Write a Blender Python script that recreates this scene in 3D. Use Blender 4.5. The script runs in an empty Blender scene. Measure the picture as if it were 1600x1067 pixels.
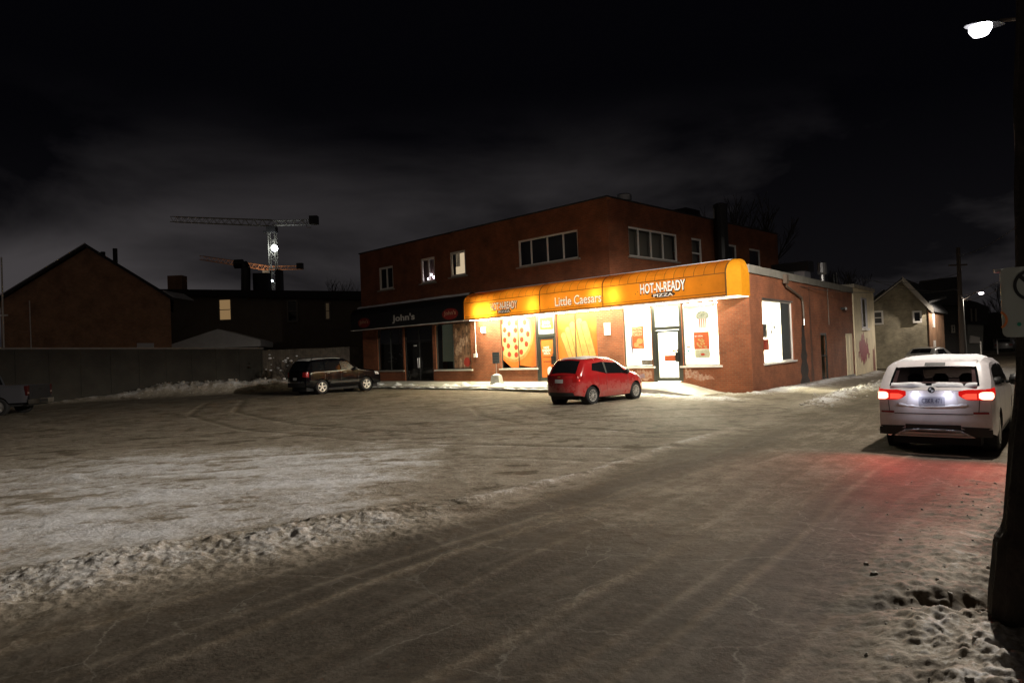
import bpy, bmesh, math, random
import numpy as np
from math import radians as R, sin, cos, pi, sqrt
random.seed(7)
C = bpy.context.scene
COL = C.collection
# ------------------------------------------------------------------ camera, sky, exposure
CAM = np.array([0.0, 0.0, 1.9]); FPX = 1067.0
ROLL, PITCH = 0.0401172, 0.0148449
_cp, _sp, _cr, _sr = cos(PITCH), sin(PITCH), cos(ROLL), sin(ROLL)
FW = np.array([0, _cp, _sp]); UP0 = np.array([0, -_sp, _cp]); RT0 = np.array([1.0, 0, 0])
RT = _cr*RT0 - _sr*UP0; UP = _sr*RT0 + _cr*UP0
from mathutils import Matrix, Vector
cd = bpy.data.cameras.new('camera'); co = bpy.data.objects.new('camera', cd); COL.objects.link(co)
cd.sensor_width = 36; cd.lens = 36*FPX/1600; cd.clip_start = .05; cd.clip_end = 3000
M = Matrix([[RT[0], UP[0], -FW[0], CAM[0]], [RT[1], UP[1], -FW[1], CAM[1]], [RT[2], UP[2], -FW[2], CAM[2]], [0, 0, 0, 1]])
co.matrix_world = M
C.camera = co
def at(px, py, Y):                      # photograph pixel -> point at forward distance Y (used to measure the place)
    d = FW + RT*(px-800)/FPX + UP*(533.5-py)/FPX
    return CAM + d*(Y/d[1])
C.view_settings.view_transform = 'Standard'; C.view_settings.look = 'None'; C.view_settings.gamma = 1
C.view_settings.exposure = 0.0
try:
    C.cycles.use_denoising = True; C.cycles.denoiser = 'OPENIMAGEDENOISE'
    C.cycles.max_bounces = 6; C.cycles.diffuse_bounces = 3; C.cycles.glossy_bounces = 3
    C.cycles.transparent_max_bounces = 12; C.cycles.sample_clamp_indirect = 4; C.cycles.caustics_reflective = False; C.cycles.caustics_refractive = False
except Exception: pass

wd = bpy.data.worlds.new("World"); C.world = wd; wd.use_nodes = True
nt = wd.node_tree; N = nt.nodes; LK = nt.links
for n in list(N): N.remove(n)
def nd(t, **k):
    n = N.new(t)
    for a, v in k.items(): setattr(n, a, v)
    return n
out = nd('ShaderNodeOutputWorld')
sky = nd('ShaderNodeTexSky'); sky.sky_type = 'NISHITA'; sky.sun_disc = False
sky.sun_elevation = R(-5.5); sky.sun_rotation = R(200)
bg = nd('ShaderNodeBackground'); bg.inputs['Strength'].default_value = 0.05
LK.new(sky.outputs[0], bg.inputs['Color'])
tc = nd('ShaderNodeTexCoord')
mp = nd('ShaderNodeMapping'); mp.inputs['Scale'].default_value = (1.5, 1.5, 4.2); mp.inputs['Location'].default_value = (.35, .1, .25)
LK.new(tc.outputs['Generated'], mp.inputs['Vector'])
nz = nd('ShaderNodeTexNoise'); nz.inputs['Scale'].default_value = 1.35; nz.inputs['Detail'].default_value = 6; nz.inputs['Roughness'].default_value = .52; nz.inputs['Distortion'].default_value = .35
LK.new(mp.outputs[0], nz.inputs['Vector'])
cr = nd('ShaderNodeValToRGB'); cr.color_ramp.elements[0].position = .42; cr.color_ramp.elements[1].position = .70
cr.color_ramp.elements[0].color = (0, 0, 0, 1); cr.color_ramp.elements[1].color = (1, 1, 1, 1)
LK.new(nz.outputs[0], cr.inputs[0])
sx = nd('ShaderNodeSeparateXYZ'); LK.new(tc.outputs['Generated'], sx.inputs[0])
el = nd('ShaderNodeMapRange'); el.inputs['From Min'].default_value = .37; el.inputs['From Max'].default_value = .08; el.inputs['To Min'].default_value = .0; el.inputs['To Max'].default_value = 1
el.interpolation_type = 'SMOOTHSTEP'
LK.new(sx.outputs['Z'], el.inputs['Value'])
mul = nd('ShaderNodeMath', operation='MULTIPLY'); LK.new(cr.outputs[0], mul.inputs[0]); LK.new(el.outputs[0], mul.inputs[1])
low = nd('ShaderNodeMapRange'); low.inputs['From Min'].default_value = .30; low.inputs['From Max'].default_value = .0; low.inputs['To Max'].default_value = .10
LK.new(sx.outputs['Z'], low.inputs['Value'])
add = nd('ShaderNodeMath', operation='ADD'); LK.new(mul.outputs[0], add.inputs[0]); LK.new(low.outputs[0], add.inputs[1])
cm = nd('ShaderNodeMix', data_type='RGBA'); cm.inputs[6].default_value = (.0010, .0010, .0017, 1); cm.inputs[7].default_value = (.052, .047, .049, 1)
LK.new(add.outputs[0], cm.inputs[0])
bg2 = nd('ShaderNodeBackground'); LK.new(cm.outputs[2], bg2.inputs['Color']); bg2.inputs['Strength'].default_value = 1.0
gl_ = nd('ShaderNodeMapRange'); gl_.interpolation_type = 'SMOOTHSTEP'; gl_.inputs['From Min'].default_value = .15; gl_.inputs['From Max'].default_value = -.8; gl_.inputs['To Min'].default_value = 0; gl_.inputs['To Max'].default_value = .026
LK.new(sx.outputs['Y'], gl_.inputs['Value'])      # added unseen sky glow behind the camera, soft fill for the dark fronts
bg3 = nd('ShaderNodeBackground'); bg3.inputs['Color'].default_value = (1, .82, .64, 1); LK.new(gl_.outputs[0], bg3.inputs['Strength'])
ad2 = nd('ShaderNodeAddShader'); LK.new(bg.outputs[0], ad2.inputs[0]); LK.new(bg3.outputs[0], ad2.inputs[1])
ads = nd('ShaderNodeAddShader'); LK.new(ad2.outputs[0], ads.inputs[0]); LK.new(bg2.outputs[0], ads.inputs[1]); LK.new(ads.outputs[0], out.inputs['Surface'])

# strengths of the lamps the photograph shows (each is built with its lamp further down)
W_STREET = 17000; W_FAR = 2300; W_CRANE = 260; W_AWN = 70
E_SOFFIT = 33.0; E_ROOM = 190.0

# ------------------------------------------------------------------ helpers
def tag(o, label=None, cat=None, group=None, kind=None):
    if label: o['label'] = label
    if cat: o['category'] = cat
    if group: o['group'] = group
    if kind: o['kind'] = kind
    return o
def empty(name, loc=(0, 0, 0), rz=0, label=None, cat=None, group=None, scale=1):
    o = bpy.data.objects.new(name, None); COL.objects.link(o); o.location = loc; o.rotation_euler = (0, 0, rz); o.empty_display_size = .2
    o.scale = (scale,)*3
    return tag(o, label, cat, group)
class MB:
    def __init__(s, fn=None): s.v = []; s.f = []; s.m = []; s.fn = fn; s.mi = 0
    def pt(s, p):
        s.v.append(tuple(s.fn(*p)) if s.fn else tuple(p)); return len(s.v)-1
    def face(s, pts):
        s.f.append([s.pt(p) for p in pts]); s.m.append(s.mi)
    def box(s, x0, y0, z0, x1, y1, z1):
        i = [s.pt(p) for p in ((x0,y0,z0),(x1,y0,z0),(x1,y1,z0),(x0,y1,z0),(x0,y0,z1),(x1,y0,z1),(x1,y1,z1),(x0,y1,z1))]
        for q in ((3,2,1,0),(4,5,6,7),(0,1,5,4),(1,2,6,5),(2,3,7,6),(3,0,4,7)):
            s.f.append([i[k] for k in q]); s.m.append(s.mi)
    def tube(s, a, b, ra, rb=None, n=8, cap=True):
        rb = ra if rb is None else rb
        a = np.array(a, float); b = np.array(b, float); d = b-a; L = np.linalg.norm(d)
        if L < 1e-6: return
        d /= L; t = np.array([0, 0, 1.]) if abs(d[2]) < .9 else np.array([1., 0, 0])
        u = np.cross(d, t); u /= np.linalg.norm(u); w = np.cross(d, u)
        A = [s.pt(a+ra*(cos(2*pi*k/n)*u+sin(2*pi*k/n)*w)) for k in range(n)]
        B = [s.pt(b+rb*(cos(2*pi*k/n)*u+sin(2*pi*k/n)*w)) for k in range(n)]
        for k in range(n):
            s.f.append([A[k], A[(k+1) % n], B[(k+1) % n], B[k]]); s.m.append(s.mi)
        if cap:
            s.f.append(A[::-1]); s.f.append(B); s.m += [s.mi]*2
    def path(s, pts, r, n=8):
        for a, b in zip(pts[:-1], pts[1:]): s.tube(a, b, r, n=n)
    def grid(s, P, closed=False):       # P[i][j] points
        idx = [[s.pt(p) for p in row] for row in P]
        for i in range(len(idx)-1):
            for j in range(len(idx[0])-1):
                s.f.append([idx[i][j], idx[i][j+1], idx[i+1][j+1], idx[i+1][j]]); s.m.append(s.mi)
    def lathe(s, prof, o=(0, 0, 0), axis='z', n=20):   # prof (r, h)
        P = []
        for k in range(n+1):
            a = 2*pi*k/n; row = []
            for r, h in prof:
                q = (r*cos(a), r*sin(a), h)
                if axis == 'y': q = (q[0], q[2], q[1])
                if axis == 'x': q = (q[2], q[0], q[1])
                row.append((o[0]+q[0], o[1]+q[1], o[2]+q[2]))
            P.append(row)
        s.grid(P)
    def prism(s, poly, off):            # polygon (3D points) extruded by vector
        off = np.array(off); n = len(poly)
        a = [s.pt(p) for p in poly]; b = [s.pt(np.array(p)+off) for p in poly]
        s.f.append(a); s.f.append(b[::-1]); s.m += [s.mi]*2
        for k in range(n): s.f.append([a[k], b[k], b[(k+1) % n], a[(k+1) % n]]); s.m.append(s.mi)
    def build(s, name, mat, parent=None, smooth=False, merge=False, sharp=None):
        me = bpy.data.meshes.new(name); me.from_pydata([tuple(map(float, p)) for p in s.v], [], s.f)
        mats = mat if isinstance(mat, (list, tuple)) else [mat]
        for m in mats: me.materials.append(m)
        if len(mats) > 1: me.polygons.foreach_set('material_index', s.m)
        if merge:
            bm = bmesh.new(); bm.from_mesh(me); bmesh.ops.remove_doubles(bm, verts=bm.verts, dist=2e-4)
            bmesh.ops.recalc_face_normals(bm, faces=bm.faces); bm.to_mesh(me); bm.free()
        uvl = me.uv_layers.new(name='UVMap')
        V = me.vertices
        for p in me.polygons:
            n = p.normal
            if abs(n.z) > .75: fu = lambda c: (c.x, c.y)
            else:
                h = sqrt(n.x*n.x+n.y*n.y); tx, ty = -n.y/h, n.x/h
                fu = lambda c, tx=tx, ty=ty: (c.x*tx+c.y*ty, c.z)
            for li in p.loop_indices: uvl.data[li].uv = fu(V[me.loops[li].vertex_index].co)
        if smooth:
            me.polygons.foreach_set('use_smooth', [True]*len(me.polygons))
            if sharp: me.set_sharp_from_angle(angle=R(sharp))
        o = bpy.data.objects.new(name, me); COL.objects.link(o)
        if parent is not None: o.parent = parent
        return o

MATS = {}
def mat(name, col, rough=.6, metal=0, emit=None, es=1, var=0, vscale=4, bump=0, bscale=60, coat=0, spec=.5, alpha=None, trans=None, col2=None, emis_only=False):
    if name in MATS: return MATS[name]
    m = bpy.data.materials.new(name); m.use_nodes = True; t = m.node_tree; b = t.nodes['Principled BSDF']
    b.inputs['Base Color'].default_value = (*col, 1); b.inputs['Roughness'].default_value = rough; b.inputs['Metallic'].default_value = metal
    b.inputs['Specular IOR Level'].default_value = spec
    if coat: b.inputs['Coat Weight'].default_value = coat; b.inputs['Coat Roughness'].default_value = .06
    if emit: b.inputs['Emission Color'].default_value = (*emit, 1); b.inputs['Emission Strength'].default_value = es
    tcn = None
    if var or bump:
        tcn = t.nodes.new('ShaderNodeTexCoord')
    if var:
        n = t.nodes.new('ShaderNodeTexNoise'); n.inputs['Scale'].default_value = vscale; n.inputs['Detail'].default_value = 5; n.inputs['Roughness'].default_value = .65
        t.links.new(tcn.outputs['Object'], n.inputs['Vector'])
        mx = t.nodes.new('ShaderNodeMix'); mx.data_type = 'RGBA'
        c2 = col2 if col2 else tuple(c*(1-var) for c in col)
        r = t.nodes.new('ShaderNodeMapRange'); r.inputs[1].default_value = .35; r.inputs[2].default_value = .65
        t.links.new(n.outputs[0], r.inputs[0]); t.links.new(r.outputs[0], mx.inputs[0])
        mx.inputs[6].default_value = (*c2, 1); mx.inputs[7].default_value = (*col, 1)
        t.links.new(mx.outputs[2], b.inputs['Base Color'])
    if bump:
        n2 = t.nodes.new('ShaderNodeTexNoise'); n2.inputs['Scale'].default_value = bscale; n2.inputs['Detail'].default_value = 3
        t.links.new(tcn.outputs['Object'], n2.inputs['Vector'])
        bp = t.nodes.new('ShaderNodeBump'); bp.inputs['Strength'].default_value = bump; bp.inputs['Distance'].default_value = .02
        t.links.new(n2.outputs[0], bp.inputs['Height']); t.links.new(bp.outputs[0], b.inputs['Normal'])
    if trans:                            # translucent sheet (lit from behind by real lamps)
        tr = t.nodes.new('ShaderNodeBsdfTranslucent'); tr.inputs[0].default_value = (*trans, 1)
        ms = t.nodes.new('ShaderNodeMixShader'); ms.inputs[0].default_value = .55
        o = t.nodes['Material Output']
        t.links.new(b.outputs[0], ms.inputs[1]); t.links.new(tr.outputs[0], ms.inputs[2]); t.links.new(ms.outputs[0], o.inputs[0])
    MATS[name] = m; return m
def brick(name, c1, c2, mortar, scale=1.0, bw=.22, bh=.075, var=.35, mort=.012, dirt=.5, stain=None):
    m = bpy.data.materials.new(name); m.use_nodes = True; t = m.node_tree; b = t.nodes['Principled BSDF']
    uv = t.nodes.new('ShaderNodeTexCoord')
    bk = t.nodes.new('ShaderNodeTexBrick'); bk.inputs['Scale'].default_value = 1; bk.inputs['Brick Width'].default_value = bw; bk.inputs['Row Height'].default_value = bh
    bk.inputs['Mortar Size'].default_value = mort; bk.inputs['Color1'].default_value = (*c1, 1); bk.inputs['Color2'].default_value = (*c2, 1); bk.inputs['Mortar'].default_value = (*mortar, 1)
    bk.inputs['Bias'].default_value = -.1
    t.links.new(uv.outputs['UV'], bk.inputs['Vector'])
    n = t.nodes.new('ShaderNodeTexNoise'); n.inputs['Scale'].default_value = .9; n.inputs['Detail'].default_value = 6; n.inputs['Roughness'].default_value = .7
    t.links.new(uv.outputs['UV'], n.inputs['Vector'])
    r = t.nodes.new('ShaderNodeMapRange'); r.inputs[1].default_value = .3; r.inputs[2].default_value = .7; r.inputs[3].default_value = 1-dirt; r.inputs[4].default_value = 1.12
    t.links.new(n.outputs[0], r.inputs[0])
    mx = t.nodes.new('ShaderNodeMix'); mx.data_type = 'RGBA'; mx.blend_type = 'MULTIPLY'; mx.inputs[0].default_value = 1
    t.links.new(bk.outputs[0], mx.inputs[6]); t.links.new(r.outputs[0], mx.inputs[7])
    t.links.new(mx.outputs[2], b.inputs['Base Color']); b.inputs['Roughness'].default_value = .85
    bp = t.nodes.new('ShaderNodeBump'); bp.inputs['Strength'].default_value = .5; bp.inputs['Distance'].default_value = .01; bp.invert = True
    t.links.new(bk.outputs['Fac'], bp.inputs['Height']); t.links.new(bp.outputs[0], b.inputs['Normal'])
    MATS[name] = m; return m
def salty(m, k=.55, top=.75):
    t = m.node_tree; b = t.nodes['Principled BSDF']; tc_ = t.nodes.new('ShaderNodeTexCoord'); sp_ = t.nodes.new('ShaderNodeSeparateXYZ'); t.links.new(tc_.outputs['Object'], sp_.inputs[0])
    n = t.nodes.new('ShaderNodeTexNoise'); n.inputs['Scale'].default_value = 5; n.inputs['Detail'].default_value = 6; n.inputs['Roughness'].default_value = .7; t.links.new(tc_.outputs['Object'], n.inputs['Vector'])
    r = t.nodes.new('ShaderNodeMapRange'); r.inputs[1].default_value = top; r.inputs[2].default_value = .2; r.inputs[3].default_value = .06; r.inputs[4].default_value = 1; t.links.new(sp_.outputs['Z'], r.inputs[0])
    r2 = t.nodes.new('ShaderNodeMapRange'); r2.inputs[1].default_value = .3; r2.inputs[2].default_value = .75; t.links.new(n.outputs[0], r2.inputs[0])
    mu = t.nodes.new('ShaderNodeMath'); mu.operation = 'MULTIPLY'; t.links.new(r.outputs[0], mu.inputs[0]); t.links.new(r2.outputs[0], mu.inputs[1])
    mk = t.nodes.new('ShaderNodeMath'); mk.operation = 'MULTIPLY'; mk.inputs[1].default_value = k; t.links.new(mu.outputs[0], mk.inputs[0])
    mx = t.nodes.new('ShaderNodeMix'); mx.data_type = 'RGBA'; t.links.new(mk.outputs[0], mx.inputs[0])
    src = b.inputs['Base Color'].links[0].from_socket if b.inputs['Base Color'].is_linked else None
    if src: t.links.new(src, mx.inputs[6])
    else: mx.inputs[6].default_value = b.inputs['Base Color'].default_value
    mx.inputs[7].default_value = (.30, .27, .23, 1); t.links.new(mx.outputs[2], b.inputs['Base Color'])
    ro = t.nodes.new('ShaderNodeMath'); ro.operation = 'MULTIPLY_ADD'; ro.inputs[1].default_value = .6; ro.inputs[2].default_value = b.inputs['Roughness'].default_value; t.links.new(mk.outputs[0], ro.inputs[0]); t.links.new(ro.outputs[0], b.inputs['Roughness'])
    return m
def emis(name, col, s):
    if name in MATS: return MATS[name]
    m = bpy.data.materials.new(name); m.use_nodes = True; t = m.node_tree; t.nodes.remove(t.nodes['Principled BSDF'])
    e = t.nodes.new('ShaderNodeEmission'); e.inputs[0].default_value = (*col, 1); e.inputs[1].default_value = s
    t.links.new(e.outputs[0], t.nodes['Material Output'].inputs[0]); MATS[name] = m; return m
def glass(name, tint=(1, 1, 1), refl=.06):
    m = bpy.data.materials.new(name); m.use_nodes = True; t = m.node_tree; t.nodes.remove(t.nodes['Principled BSDF'])
    tr = t.nodes.new('ShaderNodeBsdfTransparent'); tr.inputs[0].default_value = (*tint, 1)
    gl = t.nodes.new('ShaderNodeBsdfGlossy'); gl.inputs['Roughness'].default_value = .02
    lw = t.nodes.new('ShaderNodeLayerWeight'); lw.inputs[0].default_value = .25
    ma = t.nodes.new('ShaderNodeMath'); ma.operation = 'MULTIPLY_ADD'; ma.inputs[1].default_value = .5; ma.inputs[2].default_value = refl
    t.links.new(lw.outputs['Fresnel'], ma.inputs[0])
    ms = t.nodes.new('ShaderNodeMixShader'); t.links.new(ma.outputs[0], ms.inputs[0]); t.links.new(tr.outputs[0], ms.inputs[1]); t.links.new(gl.outputs[0], ms.inputs[2])
    t.links.new(ms.outputs[0], t.nodes['Material Output'].inputs[0]); MATS[name] = m; return m

m_brick = brick('red_brick', (.31, .086, .030), (.23, .060, .020), (.25, .115, .06), dirt=.5)
m_brick_far = brick('dull_red_brick', (.42, .20, .10), (.33, .155, .078), (.28, .2, .13))
m_brick_beige = brick('beige_brick', (.42, .36, .23), (.30, .25, .15), (.38, .34, .26), dirt=.6)
m_conc = mat('concrete', (.34, .33, .30), .9, var=.35, vscale=3, bump=.3)
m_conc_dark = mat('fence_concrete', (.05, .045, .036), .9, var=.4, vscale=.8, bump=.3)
m_white = mat('white_paint', (.80, .76, .70), .5)
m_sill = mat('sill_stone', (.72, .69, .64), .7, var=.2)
m_alu = mat('dark_aluminium', (.10, .105, .095), .35, metal=.7)
m_black = mat('black_paint', (.012, .012, .012), .4)
m_dark = mat('dark_interior', (.02, .02, .02), .9)
m_room = mat('white_interior', (.85, .85, .83), .7)
m_metal = mat('galvanised_metal', (.5, .5, .5), .35, metal=.9)
m_downp = mat('brown_downspout', (.10, .075, .055), .5)
m_cream = mat('cream_stucco', (.86, .74, .50), .85, var=.2, vscale=1.2, bump=.25)
m_snow = mat('snow', (.80, .80, .82), .6, var=.12, vscale=3, bump=.5, bscale=25)
m_wood = mat('old_pole_wood', (.045, .032, .024), .9, var=.6, vscale=6, bump=.8, bscale=30)
m_roof = mat('dark_roofing', (.03, .03, .032), .9, var=.3)
m_glass = glass('window_glass')
m_gdark = mat('dark_window_glass', (.012, .013, .014), .05, spec=.6)
m_green_blind = mat('grey_green_blind', (.16, .18, .13), .8, emit=(.75, .85, .6), es=.022)  # dim room light put in as a faint glow of the blind
m_yellow = mat('yellow_awning_vinyl', (.60, .22, .02), .35, var=.35, vscale=2.6, trans=(.95, .315, .02))
m_seam = mat('awning_seam', (.10, .045, .01), .6)
m_letter = mat('white_lettering', (.8, .77, .7), .5, emit=(1, .88, .72), es=.36)
m_letter_wh = mat('off_white_sign_letters', (.62, .60, .56), .5)
m_brown = mat('dark_brown_print', (.045, .02, .008), .5)

# building frames
TH, CX, CY = -0.778832715, 8.69392, 24.86374
TH2 = -0.658369334
def RW(x, y, z):                         # side-street wall frame -> building frame
    d = TH2-TH; return (cos(d)*x-sin(d)*y, sin(d)*x+cos(d)*y, z)
def BW(x, y, z=0):
    return np.array([CX+cos(TH)*x-sin(TH)*y, CY+sin(TH)*x+cos(TH)*y, z])
def RWW(x, y, z=0): return BW(*RW(x, y, z))
def inB(X, Y):
    dx, dy = X-CX, Y-CY; return cos(TH)*dx+sin(TH)*dy, -sin(TH)*dx+cos(TH)*dy
def inR(X, Y):
    dx, dy = X-CX, Y-CY; return cos(TH2)*dx+sin(TH2)*dy, -sin(TH2)*dx+cos(TH2)*dy

# ------------------------------------------------------------------ ground
def _h(ix, iy, s):
    n = (ix.astype(np.int64)*374761393 + iy.astype(np.int64)*668265263 + s*1442695041) & 0xffffffff
    n = ((n ^ (n >> 13))*1274126177) & 0xffffffff
    return ((n ^ (n >> 16)) & 0xffff)/65535.0
def vnoise(x, y, s=0):
    ix = np.floor(x); iy = np.floor(y); fx = x-ix; fy = y-iy; fx = fx*fx*(3-2*fx); fy = fy*fy*(3-2*fy)
    a = _h(ix, iy, s); b = _h(ix+1, iy, s); c = _h(ix, iy+1, s); d = _h(ix+1, iy+1, s)
    return (a*(1-fx)+b*fx)*(1-fy)+(c*(1-fx)+d*fx)*fy
def fbm(x, y, o=4, s=0, g=.5):
    t = 0; a = 1; w = 0
    for k in range(o):
        t = t+a*vnoise(x, y, s+k*7); w += a; a *= g; x = x*2.03+3.1; y = y*2.03+1.7
    return t/w
def sstep(a, b, x):
    t = np.clip((x-a)/(b-a), 0, 1); return t*t*(3-2*t)
CTRL = [(0,0,0),(0,4,0),(-5,8,.02),(3,10,-.05),(8.4,12,-.15),(6.5,17,-.1),(8.7,24.8,0),(12,20,-.13),(2.5,21.8,.12),(-2.5,32.8,.17),(-7,37.3,.17),(-10.5,39.6,.2),(-9,32.5,.2),
        (-20,37,.1),(-30,36,.06),(-22,29,.03),(4.3,26.1,.14),(7,24.8,.04),(14.2,32,-.1),(19.3,38.5,-.3),(16.5,28,-.22),(35,55,-.35),(55,80,-.35),(25,34,-.28),(10,5,-.05),(-10,20,.05),(-15,12,0),(3,2,.02),(60,60,-.35),(0,60,.2),(-30,60,.2),(0,18,.02)]
def base_z(X, Y):
    num = 0; den = 0
    for x, y, z in CTRL:
        w = 1/(((X-x)**2+(Y-y)**2)+1.5)**1.6
        num = num+w*z; den = den+w
    return num/den
def seg(X, Y, pts):                      # signed distance to a polyline and position along it
    best = None
    s0 = 0
    for (x0, y0), (x1, y1) in zip(pts[:-1], pts[1:]):
        L = sqrt((x1-x0)**2+(y1-y0)**2); ux, uy = (x1-x0)/L, (y1-y0)/L
        t = np.clip((X-x0)*ux+(Y-y0)*uy, 0, L)
        dx = X-(x0+ux*t); dy = Y-(y0+uy*t); d = np.sqrt(dx*dx+dy*dy); sg = np.sign(ux*dy-uy*dx)
        if best is None: best = [d, d*sg, s0+t]
        else:
            k = d < best[0]; best = [np.where(k, d, best[0]), np.where(k, d*sg, best[1]), np.where(k, s0+t, best[2])]
        s0 += L
    return best[1], best[2]
WR = [(-9, 3.6), (-4.5, 5.9), (-2.7, 7.05), (-1.75, 7.75), (-.8, 8.8)]       # windrow between lot and road
WL = [(-.8, 8.8), (1.1, 10.7), (3.2, 13.5), (5.6, 16.6)]                      # thin kerb ridge further on
PILE = [(2.2, 2.2), (2.35, 3.4), (2.75, 4.5), (3.1, 5.3), (4.3, 7.0), (6.2, 9.3)]                     # ploughed snow at the pole
KR = [(8.0, 19.2), (9.6, 21.2), (12.5, 25.0), (15.0, 28.3), (19.5, 34.0)]     # windrow of the side street
FB = [(-30, 34.5), (-25, 36.6), (-20.5, 39.3), (-16.5, 40.0), (-13.2, 40.6), (-10.5, 41.8)]      # snow bank along the fence
def ground_parts(X, Y):
    z = base_z(X, Y)
    snow = .42+0*X; asph = 0*X; crum = 0*X
    n1 = fbm(X*1.3, Y*1.3, 4, 1); n2 = fbm(X*5, Y*5, 4, 3); n3 = fbm(X*14, Y*14, 3, 5)
    clod = np.abs(fbm(X*7, Y*7, 4, 11)-.5)*2
    near = 1-sstep(14, 30, np.hypot(X, Y))
    d, s = seg(X, Y, WR)
    f = sstep(1.0, 6.5, s)*(1-.85*sstep(8.4, 9.8, s))*(.45+1.0*fbm(s*.9, 0*s+3.3, 3, 81))
    ridge = np.exp(-(d-.15)**2/(2*.34**2))*.085*f+np.exp(-(d+.6)**2/(2*.3**2))*.04*f
    soft = fbm(X*10, Y*10, 4, 13)
    z = z+ridge*1.25*(.5+1.0*n1+.5*clod+.5*(soft-.5)+.3*(n3-.5))
    wb = np.exp(-(d+.1)**2/(2*.55**2))*f
    snow = snow+.30*wb
    crum = np.maximum(crum, wb)
    lot = sstep(-.1, .5, d)*(s < 15)
    d2, s2 = seg(X, Y, WL)
    thin = np.exp(-d2**2/(2*.10**2))*(s2 > .01)*(1-sstep(7, 10, s2))
    z = z+thin*.035*(.4+n2); snow = snow+.22*thin
    d3, s3 = seg(X, Y, PILE)
    pf = np.exp(-(d3/ .5)**2)*(1-.35*sstep(2.4, 3.4, s3))*(1-.55*sstep(3.4, 4.6, s3))*(s3 < 8.0)
    z = z+pf*.16*(.6+.5*(n1-.3)+.10*clod+.35*(soft-.45)+.3*(n3-.5)); snow = snow+.22*pf; crum = np.maximum(crum, pf)
    # smooth snow at the foot of the pole, ruts beyond it
    sm = sstep(2.95, 3.3, X+.12*(Y-4))*(1-sstep(4.2, 4.7, Y+.3*(X-3)))*(Y > -2)
    z = z+sm*.07; snow = snow*(1-sm)+.95*sm; crum = crum*(1-sm)
    rut = np.exp(-((X-3.0-.2*(Y-4.8))**2/(2*.5**2)+(Y-4.72)**2/(2*.1**2)))
    z = z-.10*rut; snow = snow-.35*rut
    d4, s4 = seg(X, Y, KR)
    kf = np.exp(-(d4/.45)**2)*sstep(.2, 2.5, s4)
    z = z+kf*.20*(.45+.9*clod); snow = snow+.5*kf; crum = np.maximum(crum, kf)
    d5, s5 = seg(X, Y, FB)
    hgt = .12+.30*sstep(3, 9, s5)+.55*sstep(8, 11.5, s5)*(1-.5*sstep(14.5, 19, s5))
    ff = np.exp(-(np.maximum(np.abs(d5)-.35, 0)/.6)**2)
    z = z+ff*hgt*.78*(.6+.5*fbm(X*1.6, Y*1.6, 4, 9)+.30*clod*sstep(8, 11, s5)); snow = snow+.45*ff
    snow = np.where(d5 > .3, np.maximum(snow, .7), snow)
    # along the brick walls
    rx, ry = inR(X, Y); bx, by = inB(X, Y)
    wl = np.exp(-((rx-.35)/.5)**2)*(ry > -.6)*(ry < 22)
    z = z+wl*.10*(.3+n2+.6*clod); snow = snow+.5*wl
    walk = (rx > .4)*sstep(2.9, 2.5, rx)*(ry > .5)
    snow = snow+.16*walk
    lotn = (by < -1.9)*np.exp(-((by+2.9)/.75)**2)*sstep(-5.2, -3.2, bx)*(1-sstep(.2, 1.5, bx))
    z = z+lotn*.10*(.2+n2+.5*clod); snow = snow+.62*lotn
    cor = np.exp(-((bx+.3)**2+(by+1.0)**2)/(2*.5**2)); z = z+cor*.14*(.3+clod); snow = snow+.3*cor
    snow = snow-.1*(1-near)*lot
    # bright old packed snow patch on the lot; browner, dirtier lot behind it
    pat = sstep(.35, 1.1, d)*(1-sstep(12.3, 15.5, Y+5*(n1-.5)+.10*X))*(1-sstep(-2.6, -.9, X+2.5*(n1-.5)))*(s < 15)*sstep(-14, -6, X)
    snow = snow+.40*pat*(.4+1.2*fbm(X*.9, Y*2.2, 4, 77))
    # bare wheel tracks of the road, running with the street
    ux, uy = sin(R(40)), cos(R(40))
    cross = X*uy-Y*ux; along = X*ux+Y*uy
    cross = cross+.35*(fbm(along*.25, cross*.6, 3, 21)-.5)
    for c, w, a in ((-1.95, .8, 1.2), (-5.05, .55, .8), (-3.6, .6, .4), (-6.0, .5, .4)):
        asph = asph+a*np.exp(-((cross-c)/w)**2)
    onroad = (1-sstep(-.5, .2, seg(X, Y, [(-9, 3.2), (-4.5, 5.1), (-2.2, 6.5), (-.6, 8.2), (1.1, 10.5), (3.2, 13.3), (8, 18.8), (20, 33.5), (60, 84)])[0]))
    asph = np.maximum(asph, 1.0*np.exp(-((cross+3.75)/2.45)**4)*(1-sstep(4.2, 8.5, along)))
    ln = 0*X                             # narrow tyre lines along the street
    for c, w, a, ph in ((-1.55, .05, .5, 0), (-2.35, .06, .7, 1), (-2.62, .05, .5, 1.3), (-3.15, .07, .8, 2), (-3.9, .05, .5, 3), (-4.45, .07, .8, 3.6), (-4.75, .05, .5, 4), (-5.45, .06, .7, 5), (-5.8, .05, .5, 6), (-1.2, .06, .5, 7)):
        ln = ln+a*np.exp(-((cross-c-.16*np.sin(along*.22+ph)-.05*np.sin(along*.9+2*ph))/w)**2)*(.35+1.1*fbm(along*.5+ph, cross*.4, 3, 55))
    asph = asph*onroad*(1-.45*sstep(10, 18, along))*(1-.75*np.clip(ln, 0, 1))
    z = z+.006*np.clip(ln, 0, 1)*onroad
    shoulder = sstep(-1.25, -.75, cross)*onroad
    snow = snow+.20*shoulder-.22*onroad
    rough = sstep(-1.15, -.5, cross)*(1-sstep(12, 17, along))*(1-sm)*(Y > 1)
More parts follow.
